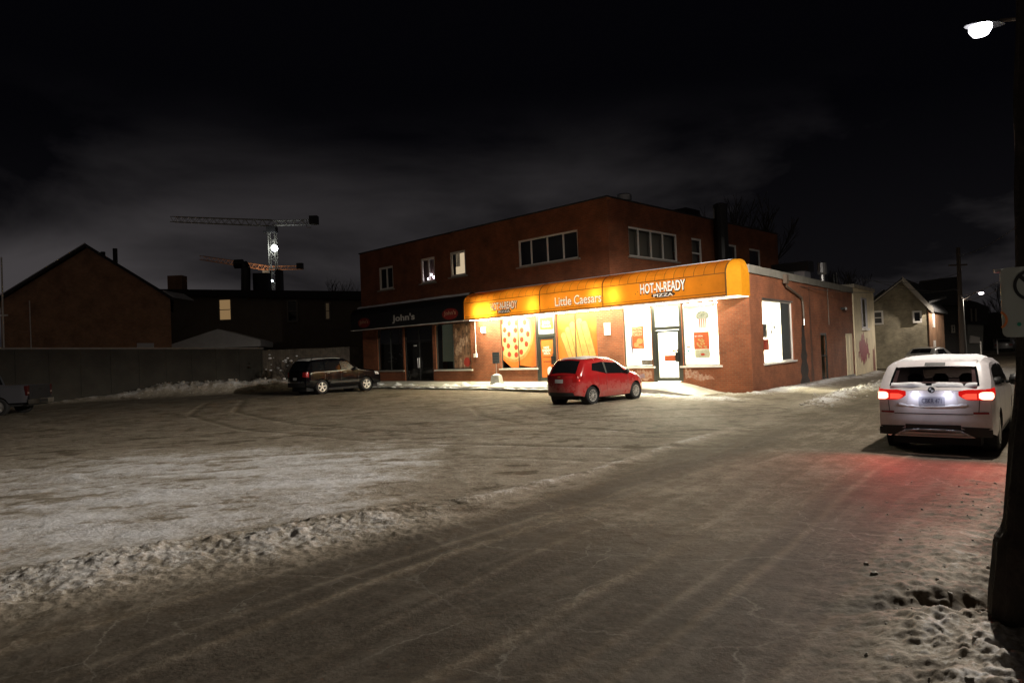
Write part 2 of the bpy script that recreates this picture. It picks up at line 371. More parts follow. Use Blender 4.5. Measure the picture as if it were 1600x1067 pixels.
    z = z+rough*(.055*(soft-.45)+.05*np.maximum(clod-.35, 0)); snow = snow-.55*rough*sstep(.54, .66, fbm(X*1.2+.5*Y, Y*3.2-.8*X, 5, 95, .6))
    for T_, wd_, k_ in (([(4.5, 13.6), (1.5, 14.2), (-2.5, 15.8), (-7, 19.5), (-11, 25), (-13, 31)], .13, 1), ([(5.5, 15.0), (3.0, 16.2), (1.0, 18.0), (-.2, 20.5), (-.6, 23)], .13, .8), ([(-12, 16), (-7, 17.6), (-2, 18.3), (3, 18.8), (7, 19.6)], .12, .8), ([(-14, 24), (-8, 23.0), (-3, 23.6), (1, 25.5)], .14, .7), ([(2.6, 12.2), (-.5, 13.4), (-3.5, 13.2), (-7, 12.6)], .12, .7)):
        dt, st_ = seg(X, Y, T_)
        for o_t in (-.76, .76):
            tr_ = np.exp(-((dt-o_t+.12*(n1-.5))/wd_)**2)*k_*(.35+.9*n2)*(st_ > .02)
            snow = snow-.20*tr_; z = z-.014*tr_
            eg_ = np.exp(-((dt-o_t-.2)/.07)**2)*k_*(st_ > .02); snow = snow+.12*eg_; z = z+.010*eg_*n2
    dirt = sstep(.60, .72, fbm(X*1.7+.6*Y, Y*3.1-.4*X, 5, 91, .6))*(Y > 8)*(1-onroad)
    snow = snow-.30*dirt
    micro = (n2-.5)*.018+(n3-.5)*.010+(n1-.5)*.03
    z = z+micro*(1-.55*onroad*np.clip(asph, 0, 1))*(.4+.6*near)
    snow = snow+(n1-.5)*.30+(n2-.5)*.22
    return z, np.clip(snow, 0, 1), np.clip(asph, 0, 1), np.clip(crum, 0, 1), cross, along, onroad
def gz(x, y):
    return float(ground_parts(np.array([float(x)]), np.array([float(y)]))[0][0])
def bz(x, y): return float(base_z(np.array([float(x)]), np.array([float(y)]))[0])
ys = [-5.0]
while ys[-1] < 500:
    y = ys[-1]; ys.append(y+(.14 if y < 2.2 else max(.011, .0032*(y-.5)) if y < 9 else .0034*y if y < 44 else .03*y))
ys = np.array(ys); nx = 860
tt = np.linspace(-1, 1, nx); 
hw = np.where(ys < 2, 7.0+0*ys, 1.6+.92*np.maximum(ys, 2)); hw = np.maximum(hw, np.where(ys < 2.2, 7.0, 0)); hw = np.where(ys > 60, hw*1.6, hw)
GX = tt[None, :]*hw[:, None]; GY = np.repeat(ys[:, None], nx, 1)
gzv, gsn, gas, gcr, gcx, gal, gro = ground_parts(GX.ravel(), GY.ravel())
ny = len(ys)
me = bpy.data.meshes.new('ground')
me.vertices.add(nx*ny); me.vertices.foreach_set('co', np.stack([GX.ravel(), GY.ravel(), gzv], -1).ravel().astype(np.float32))
ii = np.arange(nx*(ny-1)).reshape(ny-1, nx)[:, :-1].ravel()
fc = np.stack([ii, ii+1, ii+nx+1, ii+nx], -1).astype(np.int32)
me.loops.add(fc.size); me.loops.foreach_set('vertex_index', fc.ravel())
me.polygons.add(len(fc)); me.polygons.foreach_set('loop_start', np.arange(len(fc), dtype=np.int32)*4)
me.update(calc_edges=True); me.polygons.foreach_set('use_smooth', np.ones(len(fc), bool))
for nm, arr in (('snow', gsn), ('asphalt', gas), ('crumb', gcr), ('cross', gcx), ('along', gal), ('road', gro)):
    a = me.attributes.new(nm, 'FLOAT', 'POINT'); a.data.foreach_set('value', arr.astype(np.float32))
def ground_mat():
    m = bpy.data.materials.new('packed_snow_and_ice'); m.use_nodes = True; t = m.node_tree; b = t.nodes['Principled BSDF']; n = t.nodes; L = t.links
    def at_(k): a = n.new('ShaderNodeAttribute'); a.attribute_name = k; return a.outputs['Fac']
    g = n.new('ShaderNodeTexCoord')
    def noise(s, d=5, r=.6, sc=None, rot=0):
        v = g.outputs['Object']
        if sc:
            mp = n.new('ShaderNodeMapping'); mp.inputs['Scale'].default_value = sc; mp.inputs['Rotation'].default_value = (0, 0, rot); L.new(v, mp.inputs[0]); v = mp.outputs[0]
        k = n.new('ShaderNodeTexNoise'); k.inputs['Scale'].default_value = s; k.inputs['Detail'].default_value = d; k.inputs['Roughness'].default_value = r; L.new(v, k.inputs['Vector']); return k.outputs[0]
    def math_(op, a, b_=None, c=None):
        k = n.new('ShaderNodeMath'); k.operation = op
        for i, v in enumerate((a, b_, c)):
            if v is None: continue
            if isinstance(v, (int, float)): k.inputs[i].default_value = v
            else: L.new(v, k.inputs[i])
        return k.outputs[0]
    def mix(f, a, c):
        k = n.new('ShaderNodeMix'); k.data_type = 'RGBA'
        if isinstance(f, (int, float)): k.inputs[0].default_value = f
        else: L.new(f, k.inputs[0])
        for i, v in ((6, a), (7, c)):
            if isinstance(v, tuple): k.inputs[i].default_value = (*v, 1)
            else: L.new(v, k.inputs[i])
        return k.outputs[2]
    def ramp(v, a, c):
        k = n.new('ShaderNodeMapRange'); k.inputs[1].default_value = a; k.inputs[2].default_value = c; L.new(v, k.inputs[0]); return k.outputs[0]
    fine = noise(28, 6, .7); mid = noise(5, 6, .65); cv = n.new('ShaderNodeCombineXYZ'); L.new(math_('MULTIPLY', at_('cross'), 3.2), cv.inputs[0]); L.new(math_('MULTIPLY', at_('along'), .28), cv.inputs[1])
    sk = n.new('ShaderNodeTexNoise'); sk.inputs['Scale'].default_value = 1.6; sk.inputs['Detail'].default_value = 7; sk.inputs['Roughness'].default_value = .68; L.new(cv.outputs[0], sk.inputs['Vector']); streak = sk.outputs[0]
    s = math_('ADD', at_('snow'), math_('MULTIPLY', math_('SUBTRACT', fine, .5), .95))
    s = math_('ADD', s, math_('MULTIPLY', math_('SUBTRACT', mid, .5), .6))
    s = math_('ADD', s, math_('MULTIPLY', math_('MULTIPLY', math_('SUBTRACT', streak, .5), .9), at_('road')))
    col = mix(ramp(s, .15, .62), (.115, .094, .068), (.34, .30, .24))
    col = mix(ramp(s, .58, .98), col, (.74, .74, .75))
    spec = math_('MAXIMUM', ramp(noise(60, 4, .8), .64, .74), ramp(noise(13, 6, .75), .63, .70))      # grit and clods of dirt
    col = mix(math_('MULTIPLY', spec, .55), col, (.040, .032, .024))
    a = math_('ADD', at_('asphalt'), math_('MULTIPLY', math_('SUBTRACT', streak, .5), 1.5))
    a = math_('ADD', a, math_('MULTIPLY', math_('SUBTRACT', fine, .5), .35))
    a = math_('MULTIPLY', ramp(a, .25, .95), ramp(at_('asphalt'), .02, .2))
    asp = mix(ramp(fine, .3, .7), (.034, .028, .022), (.072, .061, .048))
    asp = mix(math_('MULTIPLY', ramp(streak, .45, .68), .6), asp, (.120, .104, .082))
    asp = mix(math_('MULTIPLY', ramp(noise(1.4, 6, .7), .52, .64), .4), asp, (.120, .106, .084))
    asp = mix(math_('MULTIPLY', ramp(streak, .42, .25), .7), asp, (.022, .020, .018))
    # cracks filled with snow
    vo = n.new('ShaderNodeTexVoronoi'); vo.feature = 'DISTANCE_TO_EDGE'; vo.inputs['Scale'].default_value = .85
    wv = n.new('ShaderNodeMix'); wv.data_type = 'VECTOR'; wv.inputs[0].default_value = .30
    nv = n.new('ShaderNodeTexNoise'); nv.inputs['Scale'].default_value = 1.9; nv.inputs['Detail'].default_value = 9; nv.inputs['Roughness'].default_value = .62; L.new(g.outputs['Object'], nv.inputs['Vector'])
    L.new(g.outputs['Object'], wv.inputs[4]); L.new(nv.outputs['Color'], wv.inputs[5]); L.new(wv.outputs[1], vo.inputs['Vector'])
    vo2 = n.new('ShaderNodeTexVoronoi'); vo2.feature = 'DISTANCE_TO_EDGE'; vo2.inputs['Scale'].default_value = 2.3; L.new(wv.outputs[1], vo2.inputs['Vector'])
    crk = math_('MULTIPLY', ramp(vo.outputs[0], .008, .001), ramp(noise(1.1, 3, .6), .38, .56))
    crk = math_('MAXIMUM', crk, math_('MULTIPLY', ramp(vo2.outputs[0], .015, .002), ramp(noise(.45, 4, .6, (1, 1, 1)), .50, .60)))
    col = mix(math_('MULTIPLY', a, .93), col, asp)
    col = mix(math_('MULTIPLY', math_('MULTIPLY', crk, ramp(at_('asphalt'), .05, .35)), .27), col, (.36, .34, .29))
    L.new(col, b.inputs['Base Color'])
    ro = n.new('ShaderNodeMapRange'); ro.inputs[3].default_value = .55; ro.inputs[4].default_value = .9; L.new(mid, ro.inputs[0]); L.new(ro.outputs[0], b.inputs['Roughness'])
    b.inputs['Specular IOR Level'].default_value = .10
    bp = n.new('ShaderNodeBump'); bp.inputs['Strength'].default_value = .7; bp.inputs['Distance'].default_value = .035
    L.new(math_('MULTIPLY', math_('SUBTRACT', 1.0, math_('MULTIPLY', at_('road'), .55)), ramp(noise(.8, 4, .6), .25, .6)), bp.inputs['Strength'])
    hh = math_('ADD', math_('MULTIPLY', fine, .6), math_('MULTIPLY', noise(90, 3, .6), .12)); hh = math_('ADD', hh, math_('MULTIPLY', mid, 1.1))
    L.new(hh, bp.inputs['Height']); L.new(bp.outputs[0], b.inputs['Normal'])
    return m
me.materials.append(ground_mat())
gob = bpy.data.objects.new('ground', me); COL.objects.link(gob)
tag(gob, 'snow covered parking lot and street with packed ice and wheel tracks', 'ground', kind='structure')

# loose lumps of ploughed snow: uncountable
def lumps():
    rng = np.random.default_rng(3); mb = MB(); 
    ico = bmesh.new(); bmesh.ops.create_icosphere(ico, subdivisions=2, radius=1); iv = [np.array(v.co) for v in ico.verts]; jf = [[v.index for v in f.verts] for f in ico.faces]; ico.free()
    def put(x, y, r):
        z = gz(x, y); o = len(mb.v); sc = r*rng.uniform(.6, 1.2, 3); sc[2] *= .75; ph = rng.uniform(0, 10)
        for p in iv:
            k = 1+.28*sin(p[0]*4.1+ph)+.22*sin(p[1]*5.3+ph*2)+.2*sin(p[2]*6.1+ph*3)
            mb.v.append((x+p[0]*sc[0]*k, y+p[1]*sc[1]*k, z+p[2]*sc[2]*k+r*.15))
        for f in jf: mb.f.append([o+i for i in f]); mb.m.append(0)
    def along(P, n, wid, rs, t0=0, off=0):
        P = np.array(P); L = np.r_[0, np.cumsum(np.hypot(*np.diff(P, axis=0).T))]
        for _ in range(n):
            s = rng.uniform(t0, L[-1]); x = np.interp(s, L, P[:, 0]); y = np.interp(s, L, P[:, 1])
            i = min(np.searchsorted(L, s, 'right')-1, len(P)-2); d = P[i+1]-P[i]; d = d/np.hypot(*d); q = rng.normal(off, wid)
            put(x-d[1]*q, y+d[0]*q, rs*float(np.exp(rng.normal(0, .45))))
    along(WR, 260, .3, .006, 3.0, .1); along(PILE, 150, .30, .008, .8); along(KR, 320, .3, .03, 1); along(FB, 260, .45, .05, 9)
    return mb
tag(lumps().build('snow_lumps', m_snow_l if 'm_snow_l' in globals() else mat('dirty_snow', (.42, .39, .34), .75, var=.3, vscale=6, bump=.5, bscale=40), smooth=True), 'loose lumps of dirty ploughed snow along the banks and kerbs', 'snow', kind='stuff')

# ------------------------------------------------------------------ sidewalk in front of the shops
sw = MB(lambda x, y, z: BW(x, y, z))
P = []
for x in np.linspace(-25.2, -.6, 60):
    e = float(sstep(-3.2, -.8, np.array(x))); h = .44*(1-e)+.03*e; yo = -2.2+.5*e
    k = .03*(random.random()-.5)
    P.append([(x, -.001, h), (x, -1.0, h-.05), (x, yo+.05+k, h-.11*(1-e)), (x, yo+k, h-.13*(1-e)), (x, yo+k, -.3)])
sw.grid(P)
swo = sw.build('sidewalk', mat('sidewalk_concrete', (.50, .48, .42), .85, var=.3, vscale=1.5, bump=.4), smooth=True, sharp=40)
tag(swo, 'raised concrete sidewalk running along the lit storefronts', 'sidewalk', kind='structure')
sn = MB(lambda x, y, z: BW(x, y, z))
xs = np.linspace(-24, -4.5, 260); ysn = np.linspace(-2.35, -1.2, 22); P = []
for x in xs:
    row = []
    for y in ysn:
        t = fbm(np.array(x*2.2), np.array(y*3.0), 4, 31); c = np.exp(-((y+1.85)/.34)**2)
        row.append((x, y, float(.27+.05*(y+2.2)/1.1+ .34*c*max(-.12, t-.42)*2 - .02)))
    P.append(row)
sn.grid(P)
tag(sn.build('snow_strip', m_snow, smooth=True), 'patchy shovelled snow left along the sidewalk kerb', 'snow', kind='stuff')

# ------------------------------------------------------------------ shop building
bld = empty('shop_building', (CX, CY, 0), TH, 'two storey red brick corner building with lit pizza shop and dark upstairs windows', 'building')
def wall(mb, a0, a1, z0, z1, holes, fn, dep=.16):
    A = sorted({a0, a1, *[h[0] for h in holes], *[h[1] for h in holes]}); Z = sorted({z0, z1, *[h[2] for h in holes], *[h[3] for h in holes]})
    A = [a for a in A if a0 <= a <= a1]; Z = [z for z in Z if z0 <= z <= z1]
    inside = lambda a, z: any(h[0] < a < h[1] and h[2] < z < h[3] for h in holes)
    for i in range(len(A)-1):
        for j in range(len(Z)-1):
            if not inside((A[i]+A[i+1])/2, (Z[j]+Z[j+1])/2):
                mb.face([fn(A[i], 0, Z[j]), fn(A[i+1], 0, Z[j]), fn(A[i+1], 0, Z[j+1]), fn(A[i], 0, Z[j+1])])
    for h in holes:
        x0, x1, y0, y1 = h[:4]
        for p, q in (((x0, y0), (x0, y1)), ((x1, y1), (x1, y0)), ((x0, y1), (x1, y1)), ((x1, y0), (x0, y0))):
            if min(p[1], q[1]) < z0 or max(p[1], q[1]) > z1: continue
            mb.face([fn(p[0], 0, p[1]), fn(q[0], 0, q[1]), fn(q[0], dep, q[1]), fn(p[0], dep, p[1])])
FR = lambda a, d, z: (a, d, z)
RT_ = lambda a, d, z: RW(-d, a, z)
UX = -6.165
UR = lambda a, d, z: (UX-d, a, z)
ZL, ZU = 4.73, 8.36
H_low = [(-23.7, -21.15, 1.07, 3.55), (-21.0, -18.4, .45, 3.55), (-18.12, -15.25, 1.07, 3.55), (-13.0, -10.68, 1.08, 3.58), (-10.62, -9.38, .45, 3.57), (-9.36, -7.0, 1.08, 3.58),
         (-5.6, -4.23, 1.07, 3.56), (-4.2, -2.83, .45, 3.56), (-2.81, -1.27, 1.07, 3.52)]
H_up = [(-23.3, -21.85, 5.89, 7.27), (-19.2, -17.95, 5.9, 7.3), (-16.65, -15.4, 6.0, 7.33), (-11.55, -7.85, 5.95, 7.23)]
H_r = [(1.43, 5.45, 1.07, 3.51), (9.95, 11.25, -.10, 2.20), (15.3, 17.0, -.24, 2.16)]
H_ur = [(1.5, 5.6, 5.92, 7.27), (6.95, 7.98, 5.6, 7.25), (9.9, 11.8, 5.6, 7.25), (13.3, 14.75, 6.0, 7.22)]
w = MB(); wall(w, -25.3, 0, -.6, ZL-.02, H_low, FR); wall(w, 0, 17.35, -.9, ZL-.3, H_r, RT_)
w.face([(-25.3, 0, -.6), (-25.3, 18, -.6), (-25.3, 18, 4.71), (-25.3, 0, 4.71)])
lw_ = w.build('lower_wall', m_brick, bld)
w = MB(); wall(w, -25.3, UX, ZL, ZU, H_up, FR); wall(w, 0, 17.15, ZL-.4, ZU, H_ur, UR)
w.face([(-25.3, 0, ZL), (-25.3, 17.15, ZL), (-25.3, 17.15, ZU), (-25.3, 0, ZU)]); w.face([(-25.3, 17.15, ZL), (UX, 17.15, ZL), (UX, 17.15, ZU), (-25.3, 17.15, ZU)])
w.build('upper_wall', m_brick, bld)
w = MB(); w.face([(-25.3, 0, ZU-.12), (UX, 0, ZU-.12), (UX, 17.15, ZU-.12), (-25.3, 17.15, ZU-.12)])
w.face([(UX, 0, ZL-.25), (0, 0, ZL-.25), RW(0, 17.35, ZL-.25), (UX, 17.35, ZL-.25)])
w.build('roof', mat('roof_snow', (.6, .6, .6), .8, var=.3, vscale=.8), bld)
w = MB(); w.box(-25.36, -.05, ZU, UX+.05, .1, ZU+.06); w.box(UX-.1, .1, ZU, UX+.05, 17.2, ZU+.06)
w.build('roof_edge', m_roof, bld)
w = MB(lambda x, y, z: RW(x, y, z)); w.box(-.18, -.06, ZL-.3, .07, 17.35, ZL); 
w.build('parapet_coping', mat('grey_coping', (.22, .21, .18), .7, var=.25, vscale=2), bld)
w = MB(lambda x, y, z: RW(x, y, z))
for k in range(18):
    y0, y1 = .35+k*.94, .35+(k+1)*.94
    t0, t1 = .05-.2*(y0/17), .05-.2*(y1/17)
    w.face([(.035, y0, -1), (.035, y1, -1), (.035, y1, t1), (.035, y0, t0)]); w.face([(.035, y0, t0), (.035, y1, t1), (-.01, y1, t1+.03), (-.01, y0, t0+.03)])
w.build('foundation', m_conc, bld)
# salt bloom on the bricks near the doors: thin whitish crust
for x0, x1, zt0, zt1 in ((-5.0, -4.26, .95, .85), (-2.75, -1.5, .98, .58)):
    w = MB(); rr_s = random.Random(int(-x0*10)); P = []
    for k in range(25):
        t = k/24; x = x0+(x1-x0)*t; zt = (zt0+(zt1-zt0)*t)+rr_s.uniform(-.09, .07); zb_ = .56+.06*sin(t*9)-.05*t+rr_s.uniform(-.03, .03); P.append([(x, -.004, zb_), (x, -.005, (zb_+zt)/2), (x, -.004, max(zt, zb_+.02))])
    w.grid(P); w.build('salt_bloom', mat('salt_bloom', (.46, .33, .25), .9, var=.6, vscale=7, col2=(.30, .095, .045)), bld)
# sills
def sill(a0, a1, z, fn, m=m_sill, pr=.09, h=.07, name='sill', parent=bld):
    b = MB(fn); b.box(a0-.12, -pr, z-h, a1+.12, .14, z+.002); return b.build(name, m, parent)
def window(a0, a1, z0, z1, fn, vb=(), hb=(), fwid=.05, mf=m_white, mg=m_glass, d=.09, name='window', sl=None, back=None, pane=True, parent=bld):
    f = MB(fn)
    f.box(a0, d-.04, z0, a0+fwid, d+.03, z1); f.box(a1-fwid, d-.04, z0, a1, d+.03, z1); f.box(a0+fwid, d-.04, z1-fwid, a1-fwid, d+.03, z1); f.box(a0+fwid, d-.04, z0, a1-fwid, d+.03, z0+fwid)
    for v in vb: f.box(v-fwid*.4, d-.035, z0+fwid, v+fwid*.4, d+.025, z1-fwid)
    for h, u0, u1 in hb: f.box(u0, d-.03, h-fwid*.4, u1, d+.02, h+fwid*.4)
    o = f.build(name, mf, parent)
    if pane:
        g = MB(fn); g.face([(a0+fwid, d, z0+fwid), (a1-fwid, d, z0+fwid), (a1-fwid, d, z1-fwid), (a0+fwid, d, z1-fwid)]); g.build('pane', mg, o)
    if back:
        g = MB(fn); g.face([(a0-.3, d+.35, z0-.3), (a1+.3, d+.35, z0-.3), (a1+.3, d+.35, z1+.3), (a0-.3, d+.35, z1+.3)]); g.build('blind', back, o)
    if sl:
        sill(a0, a1, z0, fn, m=sl, parent=o)
    return o
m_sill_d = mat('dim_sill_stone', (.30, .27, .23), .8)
# upstairs
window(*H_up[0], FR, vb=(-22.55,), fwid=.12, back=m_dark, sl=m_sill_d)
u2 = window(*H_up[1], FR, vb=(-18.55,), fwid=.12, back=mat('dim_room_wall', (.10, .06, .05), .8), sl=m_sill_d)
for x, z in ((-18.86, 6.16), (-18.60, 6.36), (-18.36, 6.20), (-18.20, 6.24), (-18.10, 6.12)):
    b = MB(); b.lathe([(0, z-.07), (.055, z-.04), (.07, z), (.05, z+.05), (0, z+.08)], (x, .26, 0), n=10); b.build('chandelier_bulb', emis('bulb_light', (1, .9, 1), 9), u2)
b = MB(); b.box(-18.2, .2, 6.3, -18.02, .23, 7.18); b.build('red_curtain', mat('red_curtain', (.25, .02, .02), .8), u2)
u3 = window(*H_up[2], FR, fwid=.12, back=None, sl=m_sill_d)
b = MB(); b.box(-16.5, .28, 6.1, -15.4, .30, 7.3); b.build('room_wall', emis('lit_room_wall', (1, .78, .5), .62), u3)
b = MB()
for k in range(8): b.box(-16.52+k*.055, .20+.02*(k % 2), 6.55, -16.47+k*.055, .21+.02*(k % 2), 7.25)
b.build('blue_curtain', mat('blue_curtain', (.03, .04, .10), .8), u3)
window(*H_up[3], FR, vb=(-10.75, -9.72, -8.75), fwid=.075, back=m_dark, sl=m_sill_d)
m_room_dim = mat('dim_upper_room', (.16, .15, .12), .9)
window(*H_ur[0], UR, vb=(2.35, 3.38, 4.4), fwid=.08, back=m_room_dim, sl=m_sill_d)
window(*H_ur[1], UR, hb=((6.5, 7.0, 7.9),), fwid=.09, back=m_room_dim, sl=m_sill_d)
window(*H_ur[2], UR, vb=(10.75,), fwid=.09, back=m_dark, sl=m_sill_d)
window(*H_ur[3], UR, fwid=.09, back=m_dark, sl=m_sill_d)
# street level, dark restaurant
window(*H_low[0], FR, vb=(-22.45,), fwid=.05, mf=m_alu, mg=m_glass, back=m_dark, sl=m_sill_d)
dj = window(*H_low[1], FR, vb=(-19.7,), hb=((2.75, -20.95, -18.45),), fwid=.08, mf=m_black, mg=m_glass, name='double_door', back=m_dark)
b = MB(); b.tube((-19.62, .0, 1.2), (-19.62, .0, 1.75), .018); b.tube((-19.78, .0, 1.2), (-19.78, .0, 1.75), .018); b.build('handle', m_metal, dj)
b = MB(); b.box(-20.15, .03, 2.42, -19.9, .045, 2.5); b.build('door_notice', m_sill, dj)
wj = window(*H_low[2], FR, vb=(-16.74,), fwid=.05, mf=m_alu, sl=m_sill, back=None)
b = MB(); b.face([(-18.09, .45, 1.5), (-16.7, .45, 1.5), (-16.7, .45, 3.55), (-18.05, .45, 3.55)]); b.build('blind', m_green_blind, wj)
b = MB(); b.box(-17.7, .42, 1.1, -16.8, .44, 1.5); b.build('counter', m_dark, wj)
# pizza shop windows
window(*H_low[3], FR, vb=(-11.85,), fwid=.03, mf=m_alu, sl=m_sill)
window(*H_low[5], FR, vb=(-8.26,), fwid=.03, mf=m_alu, sl=m_sill)
window(*H_low[6], FR, fwid=.04, mf=m_alu, sl=m_sill)
window(*H_low[8], FR, fwid=.04, mf=m_alu, sl=m_sill)
def shop_door(a0, a1, z1, name='door'):
    f = MB(FR); z0 = .45; d0, d1 = .02, .12
    f.box(a0, d0, z0, a0+.14, d1, z1); f.box(a1-.12, d0, z0, a1, d1, z1); f.box(a0+.14, d0, z1-.08, a1-.12, d1, z1); f.box(a0+.14, d0, 2.52, a1-.12, d1, 2.66)
    o = f.build('door_frame', m_alu, bld)
    f = MB(FR); x0, x1 = a0+.15, a1-.13
    f.box(x0, .04, z0+.02, x0+.09, .1, 2.5); f.box(x1-.09, .04, z0+.02, x1, .1, 2.5); f.box(x0+.09, .04, 2.42, x1-.09, .1, 2.5); f.box(x0+.09, .04, z0+.02, x1-.09, .1, z0+.16)
    f.build('door_leaf', m_alu, o)
    g = MB(FR); g.face([(x0+.09, .07, z0+.16), (x1-.09, .07, z0+.16), (x1-.09, .07, 2.42), (x0+.09, .07, 2.42)]); g.face([(a0+.14, .07, 2.66), (a1-.12, .07, 2.66), (a1-.12, .07, z1-.08), (a0+.14, .07, z1-.08)]); g.build('pane', m_glass, o)
    g = MB(FR); g.box(x1-.20, .0, 1.24, x1-.03, .05, 1.62); g.tube((x1-.06, -.03, 1.3), (x1-.06, -.03, 1.75), .02); g.build('handle', m_black, o)
    return o
shop_door(*H_low[4][:2], 3.57); shop_door(*H_low[7][:2], 3.56)
# lit room
rm = MB()
c0, c1 = RW(-.2, .2, 0), RW(-.2, 6.0, 0)
FL = [(-5.85, .2), (c0[0], c0[1]), (c1[0], c1[1]), (-5.85, 6.0)]
rm.face([(x, y, .44) for x, y in FL]); rm.face([(x, y, 3.75) for x, y in FL])
rm.face([(-5.85, 6, .44), (c1[0], 6, .44), (c1[0], 6, 3.75), (-5.85, 6, 3.75)]); rm.face([(-5.85, .2, .44), (-5.85, 6, .44), (-5.85, 6, 3.75), (-5.85, .2, 3.75)])
rm.build('shop_interior', m_room, bld)
for k, (x0, y0) in enumerate(((-5.2, 1.2), (-3.6, 1.2), (-2.0, 1.2), (-5.0, 3.6), (-3.4, 3.6), (-1.9, 3.6))):
    b = MB(); b.box(x0, y0, 3.68, x0+1.2, y0+.6, 3.72); b.build('ceiling_light', emis('shop_light', (1, .95, .68), E_ROOM), bld)
b = MB(); b.box(-5.2, 3.4, .45, -2.6, 3.9, 1.5); b.box(-5.25, 3.35, 1.5, -2.55, 3.95, 1.56); b.build('counter', mat('pale_counter', (.75, .72, .7), .5), bld)
b = MB(); b.box(-4.9, .22, 1.12, -4.25, .30, 1.34); b.build('stacked_boxes', mat('grey_boxes', (.45, .42, .38), .8, var=.5, vscale=12), bld)
# side wall window, doors, fittings
ws = window(*H_r[0], RT_, vb=(2.55, 3.92), fwid=.045, mf=m_white, sl=m_sill)
b = MB(RT_); b.box(3.96, .11, 1.1, 5.42, .13, 3.48); b.build('blank_panel', mat('grey_panel', (.13, .15, .15), .6), ws)
b = MB(RT_); b.box(1.43, -.015, 3.51, 5.5, .03, 3.57); b.build('lintel', m_alu, ws)
b = MB(RT_); b.box(1.46, .135, 2.05, 2.35, .15, 2.58); b.build('menu_screen', m_black, ws)
b = MB(RT_); b.box(1.46, .135, 1.55, 2.5, .15, 1.98); b.build('red_sticker', mat('red_print', (.55, .06, .02), .5), ws)
for a, z in ((2.75, 2.55), (3.15, 2.38), (2.75, 2.2)): b = MB(RT_); b.box(a, .135, z, a+.25, .15, z+.15); b.build('notice', mat('grey_print', (.35, .36, .38), .6), ws)
# narrow lit stair door
dn = MB(RT_); dn.box(9.95, .02, -.1, 10.0, .1, 2.2); dn.box(11.2, .02, -.1, 11.25, .1, 2.2); dn.box(10.0, .02, 2.1, 11.2, .1, 2.2); dn.box(10.0, .02, 1.08, 11.2, .07, 1.13); dn.box(10.0, .02, -.1, 11.2, .1, -.02)
do = dn.build('side_door', m_black, bld)
g = MB(RT_); g.face([(10.0, .06, -.02), (11.2, .06, -.02), (11.2, .06, 2.1), (10.0, .06, 2.1)]); g.build('pane', m_glass, do)
g = MB(RT_); g.box(9.9, .5, -.2, 11.4, .52, 2.3); g.build('stair_wall', emis('stair_light', (.85, 1, .72), .55), do)
g = MB(RT_); g.box(9.8, -.1, -.17, 11.3, .1, -.11); g.build('sill', m_sill, do)
sd = MB(RT_); sd.box(15.3, .03, -.24, 17.0, .09, 2.16); sd.box(15.42, .0, -.1, 16.1, .03, 2.05); sd.box(16.2, .0, -.1, 16.9, .03, 2.05)
sd.build('cream_door', m_cream, bld)
pp = MB(lambda x, y, z: RW(x, y, z))
pp.box(.07, 4.05, 4.25, .22, 4.35, 4.62)
pp.path([(.12, 4.2, 4.3), (.12, 4.35, 4.15), (.10, 6.6, 3.75), (.10, 6.75, 3.6), (.10, 6.8, 2.85)], .045, 8)
pp.build('downspout', m_downp, bld)
pp = MB(lambda x, y, z: RW(x, y, z)); pp.tube((.1, 6.8, 2.85), (.1, 6.8, 2.55), .04); pp.build('pipe_end', m_metal, bld)
def stain(a0, a1, z0, z1, mid):
    s = MB(lambda x, y, z: RW(x, y, z)); P = []
    for k in range(13):
        z = z0+(z1-z0)*k/12; t = k/12; hw_ = (a1-a0)/2*(1-.75*t)*(1+.25*sin(k*2.3)); P.append([(.004, mid-hw_, z), (.004, mid+hw_, z)])
    s.grid(P); return s
stain(6.3, 7.7, -.15, 2.55, 6.95).build('water_stain', mat('damp_stain', (.035, .022, .016), .7, var=.7, vscale=5), bld)
stain(8.0, 8.5, 0.0, 4.4, 8.25).build('water_stain', mat('faint_stain', (.13, .05, .025), .8, var=.5, vscale=5), bld)
pp = MB(lambda x, y, z: RW(x, y, z)); pp.tube((.03, 11.6, 2.6), (.03, 11.6, 4.4), .02); pp.build('conduit', m_downp, bld)
pp = MB(lambda x, y, z: RW(x, y, z)); pp.box(.0, 14.4, 3.42, .22, 14.9, 3.54); pp.build('wall_fixture', m_black, bld)
pp = MB(); pp.tube((-14.82, -.03, 1.85), (-14.82, -.03, 3.57), .02); pp.box(-14.95, -.1, 1.68, -14.75, 0, 1.88); pp.build('conduit', m_white, bld)
pp = MB(); pp.tube((UX+.35, 9.4, 4.5), (UX+.35, 9.4, 9.05), .36, n=14); pp.lathe([(.37, 8.95), (.39, 9.02), (.39, 9.12), (.2, 9.2)], (UX+.35, 9.4, 0), n=14); pp.build('exhaust_duct', m_black, bld)
pp = MB(); pp.box(UX-2.6, 7.6, 8.3, UX-.6, 9.0, 8.95); pp.build('duct_run', m_black, bld)
v = at(1020, 318, 27.5)
pp = MB(); bx_, by_ = inB(v[0], v[1]); pp.lathe([(.34, 8.2), (.34, 8.62), (.28, 8.7), (.28, 8.78), (.36, 8.8), (.36, 9.05), (.30, 9.1), (0, 9.16)], (UX-1.2, 3.0, 0), n=16); pp.build('roof_vent', m_metal, bld, smooth=True, sharp=30)

